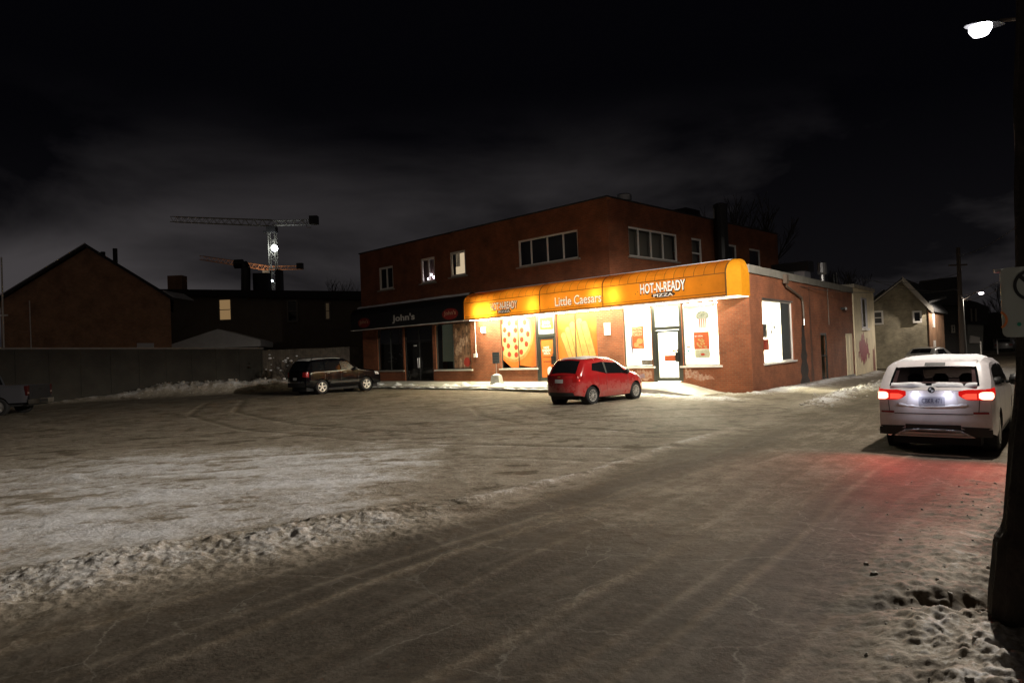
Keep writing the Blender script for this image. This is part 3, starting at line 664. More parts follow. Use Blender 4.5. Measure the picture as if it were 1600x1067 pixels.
# ------------------------------------------------------------------ awnings
def arc_prof():                          # (fraction of depth from front, z)
    pr = [(0, 3.57), (0, 4.42)]
    for k in range(1, 8):
        a = k/7*pi/2; pr.append((1-cos(a), 4.42+.56*sin(a)))
    return pr
PROF = arc_prof()
def awning_strip(mb, plan, prof=PROF):  # plan: list of (outer xy, inner xy)
    P = []
    for o, i in plan:
        P.append([(o[0]+(i[0]-o[0])*f, o[1]+(i[1]-o[1])*f, z) for f, z in prof])
    mb.grid(P)
YD = -.95
aw = empty('shop_awning', tuple(BW(-7, -.5, 0)), TH, 'glowing yellow backlit vinyl awning with white lettering over the pizza shop', 'awning')
aw_off = (-7, -.5)
AF = lambda x, y, z: (x-aw_off[0], y-aw_off[1], z)
secs = [(-14.6, -9.43), (-9.41, -5.90), (-5.88, -.40)]
for a, b_ in secs:
    mb = MB(AF); xs = np.linspace(a, b_, 14); awning_strip(mb, [((x, YD), (x, -.01)) for x in xs])
    if a < -14: mb.face([(a, YD+(-.01-YD)*f, z) for f, z in PROF]+[(a, -.01, 3.57)])
    mb.build('canopy_section', m_yellow, aw, smooth=True, sharp=50)
mb = MB(AF)
pl = [((-.38, YD), (-.38, -.01)), ((.02, -.58), (-.36, -.01)), ((.05, -.01), (-.34, -.005))]
awning_strip(mb, pl); mb.build('canopy_end', mat('yellow_awning_end', (.50, .20, .010), .7, var=.15, spec=.05), aw)
sm_ = MB(AF)
def seam_at(x, w=.018, z0=4.42):
    P = []
    for dx in (-w, w): P.append([(x+dx, YD+(-.01-YD)*f-.006, z+.006) for f, z in PROF if z >= z0])
    sm_.grid(P)
for a, b_ in secs:
    n = int(round((b_-a)/.42))
    for k in range(1, n): seam_at(a+(b_-a)*k/n, .009)
for x in (-9.42, -5.89, -.39): seam_at(x, .03, 3.5)
for z, h in ((4.42, .022), (3.72, .018), (3.62, .03)): sm_.box(-14.6, YD-.008, z-h/2, -.4, YD+.002, z+h/2)
sm_.build('seam', m_seam, aw)
rv = MB(AF)
for k in range(26):
    x = random.uniform(-14.3, -.6); z = random.choice((3.78, 4.3, random.uniform(3.8, 4.35))); r = random.uniform(.012, .03); rv.box(x, YD-.006, z, x+r, YD, z+r*1.3)
rv.build('dirt_spot', m_brown, aw)
for a, b_, s in ((-14.6, -12.0, 1.25), (-11.98, -9.0, 1.1), (-8.98, -5.9, .9), (-5.88, -2.8, .75), (-2.78, -1.2, .45), (-1.18, .02, .10)):
    mb = MB(AF); mb.box(a, YD+.03, 3.55, b_, -.04, 3.575); mb.build('soffit_light', emis('soffit_%d' % int(s*100), (1, .92, .62), E_SOFFIT*s), aw)
mb = MB(AF); mb.box(-14.6, YD-.01, 3.53, -.38, YD+.025, 3.585); mb.build('bottom_rail', m_sill, aw)
mb = MB(AF); mb.box(-14.58, YD+.028, 3.578, .0, -.02, 3.60); mb.build('soffit_tray', mat('tray', (.25, .2, .12), .8), aw)  # added unseen plate, keeps the soffit glow off the vinyl above
def awn_snow(x0, x1, parent, fn, thick=.035, f0=.45, n=90):
    mb = MB(fn); P = []
    fs = np.linspace(f0, 1, 8)
    for x in np.linspace(x0, x1, n):
        row = []
        for j, f in enumerate(fs):
            z = 4.42+.56*sqrt(max(0, 1-(1-f)**2)); t = .5+fbm(np.array(x*2.0), np.array(f*4.), 3, 41)
            e = 0 if j == 0 else 1
            row.append((x, YD+(-.01-YD)*f-(0 if j else .01), z+thick*t*e-.012*(1-e)))
        P.append(row)
    mb.grid(P); return mb.build('snow_cover', m_snow, parent, smooth=True)
awn_snow(-14.4, -.45, aw, AF, .02, .62)
# lamps inside the yellow awning
def lamp(name, loc, w, col=(1, .93, .8), r=.12, parent=None, typ='POINT'):
    l = bpy.data.lights.new(name, typ); l.energy = w; l.color = col
    if typ == 'POINT': l.shadow_soft_size = r
    o = bpy.data.objects.new(name, l); COL.objects.link(o); o.location = loc
    if parent is not None: o.parent = parent
    return o
for x, z, k, yy in ((-13.5, 3.90, 1.7, -.46), (-12.8, 3.86, 1.7, -.44), (-9.85, 3.95, .8, -.48), (-6.25, 4.14, .7, -.5), (-5.35, 4.02, .9, -.48), (-11.4, 4.0, .75, -.1), (-10.2, 4.0, .6, -.1), (-8.4, 4.05, .7, -.1), (-7.2, 4.05, .6, -.1), (-4.2, 4.05, .55, -.1), (-3.0, 4.05, .42, -.1), (-2.0, 4.05, .26, -.1), (-1.0, 4.05, .14, -.1)):
    l = lamp('awning_lamp', AF(x, yy, z), W_AWN*k, (1, .9, .72), .07, aw, 'SPOT'); l.data.shadow_soft_size = .07; l.data.spot_size = R(165); l.data.spot_blend = .9; l.rotation_euler = (R(84), 0, 0); l.rotation_euler = (R(-84), 0, 0) if False else (R(84), 0, R(180))

def text_pts(s, x0, x1, z0, z1, offset=0.0, shear=0):
    cu = bpy.data.curves.new('txt', 'FONT'); cu.body = s; cu.offset = offset; cu.shear = shear; cu.resolution_u = 3
    o = bpy.data.objects.new('txt', cu); COL.objects.link(o)
    bpy.context.view_layer.update(); dg = bpy.context.evaluated_depsgraph_get()
    m = bpy.data.meshes.new_from_object(o.evaluated_get(dg))
    V = np.array([v.co[:2] for v in m.vertices]); F = [list(p.vertices) for p in m.polygons]
    bpy.data.objects.remove(o); bpy.data.curves.remove(cu); bpy.data.meshes.remove(m)
    a, b_ = V.min(0), V.max(0); V = (V-a)/(b_-a)
    return np.stack([x0+V[:, 0]*(x1-x0), z0+V[:, 1]*(z1-z0)], -1), F
def text(mb, s, x0, x1, z0, z1, y, th=.012, **k):
    V, F = text_pts(s, x0, x1, z0, z1, **k); o = len(mb.v)
    for p in V: mb.pt((p[0], y, p[1]))
    for f in F: mb.f.append([o+i for i in f]); mb.m.append(mb.mi)
def ellipse(mb, x, z, rx, rz, y, n=28):
    mb.face([(x+rx*cos(2*pi*k/n), y, z+rz*sin(2*pi*k/n)) for k in range(n)])
def hotready(x0, x1, z0, z1):
    h = z1-z0; zm = z0+.36*h
    mb = MB(AF); text(mb, 'HOT-N-READY', x0-.02, x1+.04, zm-.05, z1+.01, YD-.012, offset=.035); ellipse(mb, (x0+x1)/2+.02, z0+.18*h, (x1-x0)*.27, .17*h, YD-.014); 
    o = mb.build('sign_backing', m_brown, aw)
    mb = MB(AF); text(mb, 'HOT-N-READY', x0, x1, zm, z1, YD-.020, offset=.02); text(mb, 'PIZZA', x0+.3*(x1-x0), x1-.27*(x1-x0), z0+.08*h, z0+.27*h, YD-.022, offset=.01); mb.build('lettering', m_letter, aw)
hotready(-12.62, -10.84, 3.72, 4.28); hotready(-4.02, -2.02, 3.74, 4.36)
mb = MB(AF); text(mb, 'Little Caesars', -8.51, -5.93, 3.795, 4.205, YD-.012, offset=.02); mb.build('sign_backing', m_brown, aw)
mb = MB(AF); text(mb, 'Little Caesars', -8.50, -5.95, 3.81, 4.215, YD-.02, offset=.012); mb.build('lettering', m_letter, aw)

ja = empty('restaurant_awning', tuple(BW(-20, -.5, 0)), TH, 'unlit black awning with white script name and snow on top', 'awning')
JF = lambda x, y, z: (x+20, y+.5, z)
mb = MB(JF); awning_strip(mb, [((x, YD), (x, -.01)) for x in np.linspace(-25.1, -14.63, 12)])
for a in (-25.1, -14.63): mb.face([(a, YD+(-.01-YD)*f, z) for f, z in PROF]+[(a, -.01, 3.57)])
mb.build('canopy', mat('black_vinyl', (.010, .010, .011), .45), ja, smooth=True, sharp=50)
mb = MB(JF); mb.box(-25.1, YD-.01, 3.53, -14.63, YD+.03, 3.58); mb.build('bottom_rail', m_sill, ja)
awn_snow(-25.05, -14.7, ja, JF, .07, .5)
mb = MB(JF); text(mb, "John's", -20.75, -18.66, 3.76, 4.24, YD-.012, offset=.03); mb.build('lettering', m_letter_wh, ja)
for x, nm in ((-15.68, 'red_oval'), (-23.62, 'red_oval')):
    mb = MB(JF); ellipse(mb, x, 3.97, .64, .29, YD-.010); o = mb.build('oval_badge', mat('dark_red_print', (.20, .015, .012), .5), ja)
    mb = MB(JF); text(mb, "John's", x-.48, x+.46, 3.86, 4.14, YD-.016, offset=.012); mb.build('lettering', mat('gold_letters', (.55, .36, .22), .5), o)

# wall lamp under the awning
wl = empty('wall_lamp', tuple(BW(-14.15, -.08, 3.05)), TH, 'small glaring white lamp on the brick under the awning', 'lamp')
mb = MB(); mb.box(-.1, .0, -.16, .1, .078, .16); mb.build('housing', m_white, wl)
mb = MB(); mb.lathe([(0, -.13), (.07, -.1), (.085, 0), (.07, .1), (0, .13)], (0, -.07, 0), n=12); mb.build('bulb', emis('wall_lamp_light', (1, .95, .85), 25), wl, smooth=True)

# ------------------------------------------------------------------ posters, notices
def root_at(x, y, z, name, label, cat, group=None):
    o = empty(name, tuple(BW(x, y, z)), TH, label, cat, group); return o, (lambda a, b_, c, x=x, y=y, z=z: (a-x, b_-y, c-z))
m_orange = mat('orange_print', (.62, .105, .012), .5, var=.25, vscale=.9, col2=(.70, .19, .03))
m_cheese = mat('cheese_print', (.62, .46, .19), .55, var=.3, vscale=9)
m_crust = mat('crust_print', (.50, .27, .07), .6, var=.3, vscale=6)
m_pep = mat('pepperoni_print', (.40, .04, .015), .5, var=.3, vscale=8)
m_bread = mat('bread_print', (.58, .33, .09), .6, var=.35, vscale=5)
m_bread2 = mat('bread_shade_print', (.30, .11, .02), .6)
m_wprint = mat('white_print', (.8, .8, .78), .5)
def clip_poly(poly, x0, x1, z0, z1):
    def cl(P, ins, inter):
        o = []
        for i in range(len(P)):
            a, b_ = P[i-1], P[i]
            if ins(b_):
                if not ins(a): o.append(inter(a, b_))
                o.append(b_)
            elif ins(a): o.append(inter(a, b_))
        return o
    for k, v, sg in ((0, x0, 1), (0, x1, -1), (1, z0, 1), (1, z1, -1)):
        def inter(a, b_, k=k, v=v):
            t = (v-a[k])/(b_[k]-a[k]); return (a[0]+t*(b_[0]-a[0]), a[1]+t*(b_[1]-a[1]))
        poly = cl(poly, lambda p, k=k, v=v, sg=sg: sg*(p[k]-v) >= -1e-9, inter)
        if len(poly) < 3: return []
    return poly
def blob(cx, cz, rx, rz, n=24, j=0, seed=0):
    r = random.Random(seed); return [(cx+rx*cos(2*pi*k/n)*(1+j*(r.random()-.5)), cz+rz*sin(2*pi*k/n)*(1+j*(r.random()-.5))) for k in range(n)]
# pizza picture
X0, X1, Z0, Z1 = -12.96, -10.72, 1.12, 3.54
o, f = root_at(-11.85, .08, 1.1, 'pizza_poster', 'orange window picture of a big pepperoni pizza', 'poster')
mb = MB(f); mb.face([(-12.96+.55, .082, Z0), (-11.88, .082, Z0), (-11.88, .082, Z1), (X0, .082, Z1), (X0, .082, 1.5)]); mb.face([(-11.82, .082, 1.22), (-10.95, .082, Z0), (X1, .082, Z0+.05), (X1, .082, Z1), (-11.82, .082, Z1)]); mb.build('sheet', m_orange, o)
PZ = ((X0, -11.87), (-11.83, X1))
for nm, rr, mm, dy in (('crust', 1.34, m_crust, .078), ('cheese', 1.20, m_cheese, .075)):
    mb = MB(f)
    for a, b_ in PZ:
        q = clip_poly(blob(-12.2, 2.72, rr, rr, 40, .03, 4), a, b_, Z0, Z1)
        if q: mb.face([(x, dy, z) for x, z in q])
    mb.build(nm, mm, o)
r = random.Random(5); pts = []
for ring, n in ((.28, 3), (.62, 8), (.98, 13)):
    for k in range(n):
        a = 2*pi*k/n+ring*3+r.uniform(-.1, .1); pts.append((-12.2+ring*1.02*cos(a), 2.72+ring*1.02*sin(a)))
for i, (x, z) in enumerate(pts):
    for a, b_ in PZ:
        q = clip_poly(blob(x, z, .125, .135, 16, .06, i), a, b_, Z0, Z1)
        if q: mb = MB(f); mb.face([(p[0], .071, p[1]) for p in q]); mb.build('pepperoni', m_pep, o)
# bread sticks
X0, X1, Z0, Z1 = -9.32, -7.04, 1.12, 3.54
o, f = root_at(-8.2, .08, 1.1, 'breadstick_poster', 'orange window picture of fanned golden breadsticks', 'poster')
mb = MB(f); mb.face([(X0, .082, Z0), (-8.29, .082, Z0), (-8.29, .082, Z1), (X0, .082, Z1)]); mb.face([(-8.23, .082, Z0), (X1, .082, Z0), (X1, .082, Z1), (-8.23, .082, Z1)]); mb.build('sheet', m_orange, o)
SP = ((X0, -8.28), (-8.24, X1))
def stick(xb, zb, xt, zt_, w):
    d = np.array([xt-xb, zt_-zb]); L = np.hypot(*d); d /= L; nrm = np.array([-d[1], d[0]]); P = []
    for k in range(9): a = -pi/2+pi*k/8; P.append(np.array([xt, zt_])+w*(d*cos(a)*.8-nrm*sin(a)*-1))
    for k in range(9): a = pi/2+pi*k/8; P.append(np.array([xb, zb])+w*(d*cos(a)*.8-nrm*sin(a)*-1))
    return [tuple(p) for p in P]
ST = [(-8.30, .9, -8.98, 2.55, .18), (-8.10, .9, -8.72, 2.80, .18), (-7.9, .9, -8.44, 3.02, .19), (-7.62, .9, -8.28, 3.10, .0), (-7.55, .9, -8.02, 3.12, .22), (-7.2, 1.2, -7.75, 3.0, .2)]
for i, (a_, b2, c_, d_, w_) in enumerate(ST):
    if w_ == 0: continue
    for nm, mm, g, dd in (('breadstick_edge', m_bread2, .012, 0), ('breadstick', m_bread, -.022, .0005)):
        for a, b_ in SP:
            q = clip_poly(stick(a_, b2, c_, d_, w_+g-.01), a, b_, Z0, Z1)
            if q: mb = MB(f); mb.face([(p[0], .078-.0012*i-dd, p[1]) for p in q]); mb.build(nm, mm, o)
# first door pictures
o, f = root_at(-10.0, .06, .6, 'door_poster', 'tall orange poster filling the left shop door', 'poster')
mb = MB(f); mb.face([(-10.37, .06, .63), (-9.62, .06, .63), (-9.62, .06, 2.40), (-10.37, .06, 2.40)]); mb.build('sheet', m_orange, o)
mb = MB(f); text(mb, 'HOT', -10.2, -9.85, 1.98, 2.08, .054, offset=.02); text(mb, 'N READY', -10.28, -9.75, 1.82, 1.95, .054, offset=.02); text(mb, 'PIZZA', -10.2, -9.8, 1.70, 1.79, .054, offset=.02); mb.face([(p[0], .054, p[1]) for p in blob(-9.86, .92, .16, .22, 14, .2, 3)]); mb.build('white_print', m_wprint, o)
mb = MB(f); mb.box(-10.27, .053, 1.58, -9.77, .056, 1.60); text(mb, 'ENTRANCE', -10.24, -9.8, 1.33, 1.41, .054, offset=.02); mb.build('dark_print', m_brown, o)
o, f = root_at(-10.0, .06, 2.7, 'transom_poster', 'white bordered orange poster above the left shop door', 'poster')
mb = MB(f); mb.face([(-10.47, .062, 2.67), (-9.52, .062, 2.67), (-9.52, .062, 3.48), (-10.47, .062, 3.48)]); mb.build('border', m_wprint, o)
mb = MB(f); mb.face([(-10.38, .056, 2.86), (-9.55, .056, 2.86), (-9.55, .056, 3.44), (-10.38, .056, 3.44)]); mb.build('sheet', m_orange, o)
mb = MB(f); text(mb, 'Little', -10.2, -9.75, 3.13, 3.28, .05, offset=.01); text(mb, 'Caesars', -10.25, -9.7, 2.97, 3.10, .05, offset=.01); mb.build('white_print', m_wprint, o)
# posters in the lit windows
m_redpr = mat('red_orange_print', (.45, .085, .02), .6, var=.3, vscale=6)
m_tan = mat('tan_print', (.45, .27, .10), .6, var=.4, vscale=10)
o, f = root_at(-4.9, .08, 1.8, 'food_poster', 'red brown food poster hanging in the lit window left of the glass door', 'poster')
mb = MB(f); mb.box(-5.22, .070, 1.80, -4.64, .082, 2.74); mb.build('sheet', m_redpr, o)
mb = MB(f); text(mb, 'PRETZEL', -5.17, -4.7, 2.60, 2.69, .066, offset=.02); text(mb, 'BACON', -5.17, -4.72, 2.47, 2.57, .066, offset=.02); text(mb, 'CRUST', -5.15, -4.7, 2.34, 2.44, .066, offset=.02); mb.build('lettering', mat('pale_print', (.6, .38, .25), .6), o)
mb = MB(f)
for x, z, a, c in ((-4.85, 2.12, .16, .12), (-5.02, 1.97, .13, .1), (-4.82, 1.88, .12, .05)): mb.face([(p[0], .066, p[1]) for p in blob(x, z, a, c, 14, .2, int(z*100))])
mb.build('food_picture', m_tan, o)
o, f = root_at(-2.03, .08, 1.4, 'pizza_deal_poster', 'red poster with pizza slices and grey green foot in the right lit window', 'poster')
mb = MB(f); mb.box(-2.35, .070, 1.70, -1.70, .082, 2.37); mb.build('sheet', m_redpr, o)
mb = MB(f); mb.box(-2.33, .070, 1.36, -1.69, .082, 1.695); mb.build('foot_panel', mat('grey_green_print', (.42, .42, .30), .6, var=.3, vscale=8), o)
mb = MB(f); text(mb, '$5 DEAL', -2.3, -1.95, 2.18, 2.24, .066); mb.build('lettering', m_wprint, o)
mb = MB(f); r = random.Random(9)
for k in range(22): x, z = -2.0+r.uniform(-.2, .2), 1.92+r.uniform(-.17, .2); mb.face([(p[0], .066-.0002*k, p[1]) for p in blob(x, z, .04, .035, 9, .3, k)])
mb.build('food_picture', m_tan, o)
mb = MB(f); mb.face([(p[0], .066, p[1]) for p in blob(-1.99, 1.5, .09, .05, 12, .2, 2)]); mb.build('badge', m_pep, o)
o, f = root_at(-2.0, .08, 2.5, 'popcorn_cutout', 'cut out picture of a red striped tub with grey domed top in the window', 'sign')
mb = MB(f); mb.face([(-2.14, .078, 2.88), (-2.10, .078, 2.50), (-1.80, .078, 2.50), (-1.76, .078, 2.88)]); mb.build('tub', mat('pink_white_print', (.85, .55, .5), .5), o)
mb = MB(f)
for k in range(4): a = -2.10+k*.09; mb.face([(a, .073, 2.86), (a+.008, .073, 2.52), (a+.045, .073, 2.52), (a+.05, .073, 2.86)])
mb.build('stripe', mat('red_stripe', (.6, .08, .06), .5), o)
mb = MB(f); mb.face([(p[0], .070, p[1]) for p in [(-2.22, 2.93), (-2.16, 2.86), (-1.74, 2.86), (-1.66, 2.95), (-1.69, 3.07), (-1.82, 3.16), (-1.98, 3.18), (-2.13, 3.13), (-2.21, 3.03)]]); mb.build('top', mat('grey_dome_print', (.22, .23, .20), .6, var=.6, vscale=14), o)
o, f = root_at(-3.4, .06, 1.2, 'door_sign', 'orange strip sign on the lit glass door', 'sign')
mb = MB(f); mb.box(-3.68, .05, 1.27, -3.10, .062, 1.50); mb.build('sheet', m_redpr, o)
mb = MB(f); text(mb, 'PULL', -3.26, -3.12, 1.40, 1.48, .046, offset=.01); mb.build('lettering', m_brown, o)
o, f = root_at(-3.2, .06, 1.6, 'hours_sticker', 'small red sticker near the handle of the lit glass door', 'sign')
mb = MB(f); mb.box(-3.32, .05, 1.65, -3.10, .062, 1.72); mb.build('sheet', m_redpr, o)
o, f = root_at(-2.6, .08, 1.55, 'window_stickers', 'small red and teal stickers at the edge of the right lit window', 'sticker')
mb = MB(f); mb.box(-2.68, .070, 1.76, -2.53, .082, 1.83); mb.build('red_sticker', m_redpr, o)
mb = MB(f); mb.face([(p[0], .075, p[1]) for p in blob(-2.6, 1.64, .045, .055)]); mb.build('teal_sticker', mat('teal_print', (.02, .22, .25), .5), o)
o, f = root_at(-5.35, .08, 1.2, 'feather_banner', 'thin pale blue banner standing inside the lit window', 'banner')
mb = MB(f); mb.face([(-5.30, .2, 1.3), (-5.26, .2, 1.3), (-5.28, .2, 2.3), (-5.40, .2, 2.45), (-5.42, .2, 2.1)]); mb.build('cloth', mat('pale_blue_cloth', (.55, .6, .85), .7), o)
o, f = root_at(-6.4, -.01, 2.4, 'wall_notice', 'white framed notice on the brick between the shop windows', 'sign')
mb = MB(f); mb.box(-6.58, -.03, 2.44, -6.26, -.004, 2.97); mb.build('board', m_sill, o)
mb = MB(f)
for k in range(7): mb.box(-6.54, -.034, 2.52+k*.06, -6.3, -.031, 2.54+k*.06)
mb.build('print', mat('faint_print', (.45, .45, .44), .6), o)
# restaurant picture
o, f = root_at(-16.0, .08, 1.1, 'restaurant_poster', 'dark brown window picture of diners with a red patch', 'poster')
mb = MB(f); mb.box(-16.68, .075, 1.14, -15.32, .082, 3.5); mb.build('sheet', mat('brown_picture', (.32, .17, .10), .6, var=.85, vscale=4, col2=(.05, .03, .02)), o)
mb = MB(f); r = random.Random(12)
for k in range(16):
    x, z = r.uniform(-16.5, -15.6), r.uniform(1.3, 3.3); mb.face([(p[0], .071-.0003*k, p[1]) for p in blob(x, z, r.uniform(.05, .16), r.uniform(.1, .3), 12, .5, k)])
mb.build('figures', mat('tan_picture', (.55, .36, .25), .6, var=.7, vscale=7), o)
mb = MB(f); mb.face([(p[0], .064, p[1]) for p in blob(-15.65, 1.45, .25, .26, 14, .2, 2)]); mb.build('red_patch', mat('red_patch', (.30, .03, .02), .6), o)

# parking sign in its concrete block
ps = empty('block_sign', tuple(BW(-12.36, -1.0, .38)), TH+.25, 'small dark sign on a post set in a concrete block', 'sign')
mb = MB(); mb.grid([[(a*(.27-.07*t), b_*(.2-.05*t), .42*t) for a, b_ in ((-1, -1), (1, -1), (1, 1), (-1, 1), (-1, -1))] for t in (0, .75, .95, 1.0)]); mb.face([(-.2, -.15, .42), (.2, -.15, .42), (.2, .15, .42), (-.2, .15, .42)]); mb.build('concrete_block', m_conc, ps)
mb = MB(); P = [[(.22*cos(a)*k, .165*sin(a)*k, .42+.07*(1-k*k)) for k in (0, .4, .8, 1.02)] for a in np.linspace(0, 2*pi, 17)]; mb.grid(P); mb.build('snow_cap', m_snow, ps, smooth=True)
mb = MB(); mb.tube((0, 0, .4), (0, 0, 1.0), .02); mb.build('post', m_metal, ps)
mb = MB(); mb.box(-.19, -.012, .98, .19, .012, 1.52); mb.build('sign_plate', mat('grey_sign', (.06, .075, .08), .5), ps)
mb = MB(); 
for z in (1.12, 1.25, 1.38): mb.box(-.14, -.016, z, .14, -.0125, z+.03)
mb.build('print', mat('sign_print', (.11, .12, .12), .5), ps)

# rooftop kitchen hood beside the parapet
p0 = at(1262, 432, 36.0)
hv = empty('rooftop_unit', (p0[0], p0[1], 4.5), TH, 'grey metal kitchen fan housing on the low roof', 'roof unit')
mb = MB(); mb.box(-.55, -.4, .05, .0, .4, 1.0); mb.build('hood', mat('pale_steel', (.55, .55, .58), .35, metal=.5), hv)
mb = MB(); mb.face([(-.55, -.41, 1.0), (-1.15, -.41, 1.05), (-.8, -.41, .05), (-.55, -.41, .05)]); mb.box(-1.15, -.3, .95, -.2, .5, 1.05); mb.build('duct', mat('dull_steel', (.2, .2, .2), .5, metal=.5), hv)
mb = MB(); mb.box(-1.9, -.1, 1.0, .1, .6, 1.55); mb.build('fan_box', m_black, hv)
mb = MB(); mb.tube((.75, 0, .0), (.75, 0, .75), .12, n=10); mb.tube((.62, -.1, .05), (.95, -.1, .1), .1); mb.lathe([(.2, .75), (.24, .85), (.22, 1.35), (0, 1.45)], (.75, 0, 0), n=12); mb.build('stack', m_metal, hv)

# ------------------------------------------------------------------ cars
def make_car(name, label, loc, heading, P, scale=1.0, group=None):
    root = empty(name, loc, pi/2-heading, label, P.get('cat', 'car'), group, scale)
    L, Wd, zb0, belt = P['L'], P['W'], P['zb'], P['belt']
    px, pz = zip(*P['prof'])
    def zt(x):
        s = 0
        for d, w in ((-.10, .15), (-.05, .22), (0, .26), (.05, .22), (.10, .15)): s += w*np.interp(x+d, px, pz)
        return float(s)
    ar, lr, af, lf, tum = P.get('ar', .10), P.get('lr', .55), P.get('af', .20), P.get('lf', .9), P.get('tum', .30)
    def Wz(x, z):
        w = Wd/2*(1-ar*max(0, (lr-x)/lr)**2.2-af*max(0, (x-(L-lf))/lf)**2.2)
        w *= 1-.05*((z-(.35*belt+.3))/.6)**2 if z < belt else 1-.05*((belt-(.35*belt+.3))/.6)**2
        w -= tum*max(0, z-belt)*(1-.35*max(0, .08-max(0, z-belt))/.08)
        if z < .38: w -= .22*(.38-z)
        d = zt(x)-z; r = P.get('round', .10)
        if d < r: w -= r*.9*(1-sqrt(max(0, 1-(1-max(d, 0)/r)**2)))
        return max(w, .05)
    rw, ra = P['rw'], P['rw']+.055; wheels = (P['xr'], P['xf'])
    def zb(x):
        z = zb0+.10*max(0, (.5-x)/.5)+.05*max(0, (x-L+.6)/.6)
        for xw in wheels:
            if abs(x-xw) < ra: z = max(z, rw+sqrt(ra*ra-(x-xw)**2)*1.0)
        return z
    xs = set(np.linspace(0, L, 64))
    for xw in wheels:
        for k in range(25): xs.add(xw-ra*cos(pi*k/24))
    for h in P.get('holes', []): xs |= {h[0], h[1]}
    xs = sorted(xs); K = 16
    crown = P.get('crown', .035)
    def T(x, s, off=0):
        def q(x, s): z0 = zt(x); w = Wz(x, z0); return np.array([x, s*w, z0+crown*(1-s*s)*(1 if z0 > belt else .8)])
        p = q(x, s)
        if off:
            a = q(x+.02, s)-q(x-.02, s); b_ = q(x, s+.03)-q(x, s-.03); n = np.cross(a, b_); n /= np.linalg.norm(n); p = p+n*off
        return p
    def S(x, z, sd, off=0): return np.array([x, sd*(Wz(x, z)+off), z])
    br, bf = P.get('br', .10), P.get('bf', .18)
    def capx(y, z, end, off=0):
        x = 0 if end == 0 else L; w = Wz(x, min(z, zt(x))); s = min(1, abs(y)/w); b_ = br if end == 0 else bf
        prof = 1-.9*((z-.55)/.75)**2 if z < .55 else 1-.55*((z-.55)/.75)**2
        if end == 0 and P.get('bump'): prof += P['bump']*(1 if .36 < z < .66 else 0)
        d = b_*(1-s**2.6)*max(.1, prof)+off
        return -d if end == 0 else L+d
    body = MB()
    for sd in (-1, 1):
        body.grid([[S(x, zb(x)+(zt(x)-zb(x))*k/K, sd) for k in range(K+1)] for x in xs])
    holes = P.get('holes', [])
    tg = [[T(x, s) for s in np.linspace(-1, 1, 17)] for x in xs]
    for i in range(len(xs)-1):
        for j in range(16):
            xm = (xs[i]+xs[i+1])/2; sm2 = -1+2*(j+.5)/16
            if any(h[0] < xm < h[1] and abs(sm2) < h[2] for h in holes): continue
            body.face([tg[i][j], tg[i][j+1], tg[i+1][j+1], tg[i+1][j]])
    for end in (0, 1):
        x = 0 if end == 0 else L
        rows = []
        for k in range(K+1):
            z = zb(x)+(zt(x)-zb(x))*k/K; w = Wz(x, z)
            rows.append([(capx(s*w, z, end), s*w, z+(crown*.8*(1-s*s) if k == K else 0)) for s in np.linspace(-1, 1, 17)])
        body.grid(rows)
    bo = body.build('body', P['paint'], root, smooth=True, merge=True, sharp=38)
    ub = MB(); ub.box(.12, -Wd/2+.24, .17, L-.15, Wd/2-.24, .62)
    for xw in wheels:
        for sd in (-1, 1): ub.tube((xw, sd*(Wd/2-.28), rw), (xw, sd*(Wd/2-.05), rw), ra-.005, n=24, cap=False)
    ub.build('underbody', m_dark, root)
    def quad(fn, q, n=10, m=6):
        P_ = []
        for i in range(n+1):
            u = i/n; row = []
            for j in range(m+1):
                v_ = j/m; a = [(1-u)*((1-v_)*q[0][k]+v_*q[3][k])+u*((1-v_)*q[1][k]+v_*q[2][k]) for k in (0, 1)]; row.append(fn(*a))
            P_.append(row)
        return P_
    def side_part(nm, quads, m, off, parent=root, sides=(-1, 1)):
        for sd in sides:
            for q in quads: b_ = MB(); b_.grid(quad(lambda x, z: S(x, z, sd, off), q)); b_.build(nm, m, parent, smooth=True)
    def cap_part(nm, quads, m, off, end=0, parent=root):
        for q in quads: b_ = MB(); b_.grid(quad(lambda y, z: np.array([capx(y, z, end, off), y, z]), q)); o_p = b_.build(nm, m, parent, smooth=True)
        return o_p
    def top_part(nm, quads, m, off, parent=root, n=10, mm=10):
        b_ = MB()
        for q in quads: b_.grid(quad(lambda x, s: T(x, s, off), q, n, mm))
        return b_.build(nm, m, parent, smooth=True)
    def wrap_lamp(nm, y0, xe, z0, z1, m, off, z0s=None, z1s=None, sides=(-1, 1), parent=root, taper=None):
        z0s = z0 if z0s is None else z0s; z1s = z1 if z1s is None else z1s
        for sd in sides:
            P_ = []; wv = Wz(0, (z0+z1)/2)
            for k in range(13):
                y = y0+(wv-y0)*k/12; tp_ = max(0, 1-k/4)**1.6*(taper or 0); P_.append([np.array([capx(y, z, 0, off), sd*y, z]) for z in np.linspace(z0+.7*tp_, z1-.3*tp_, 5)])
            for k in range(1, 8):
                t = k/7; x = xe*t; P_.append([S(x, z, sd, off) for z in np.linspace(z0+(z0s-z0)*t, z1+(z1s-z1)*t, 5)])
            b_ = MB(); b_.grid(P_); b_.build(nm, m, parent, smooth=True)
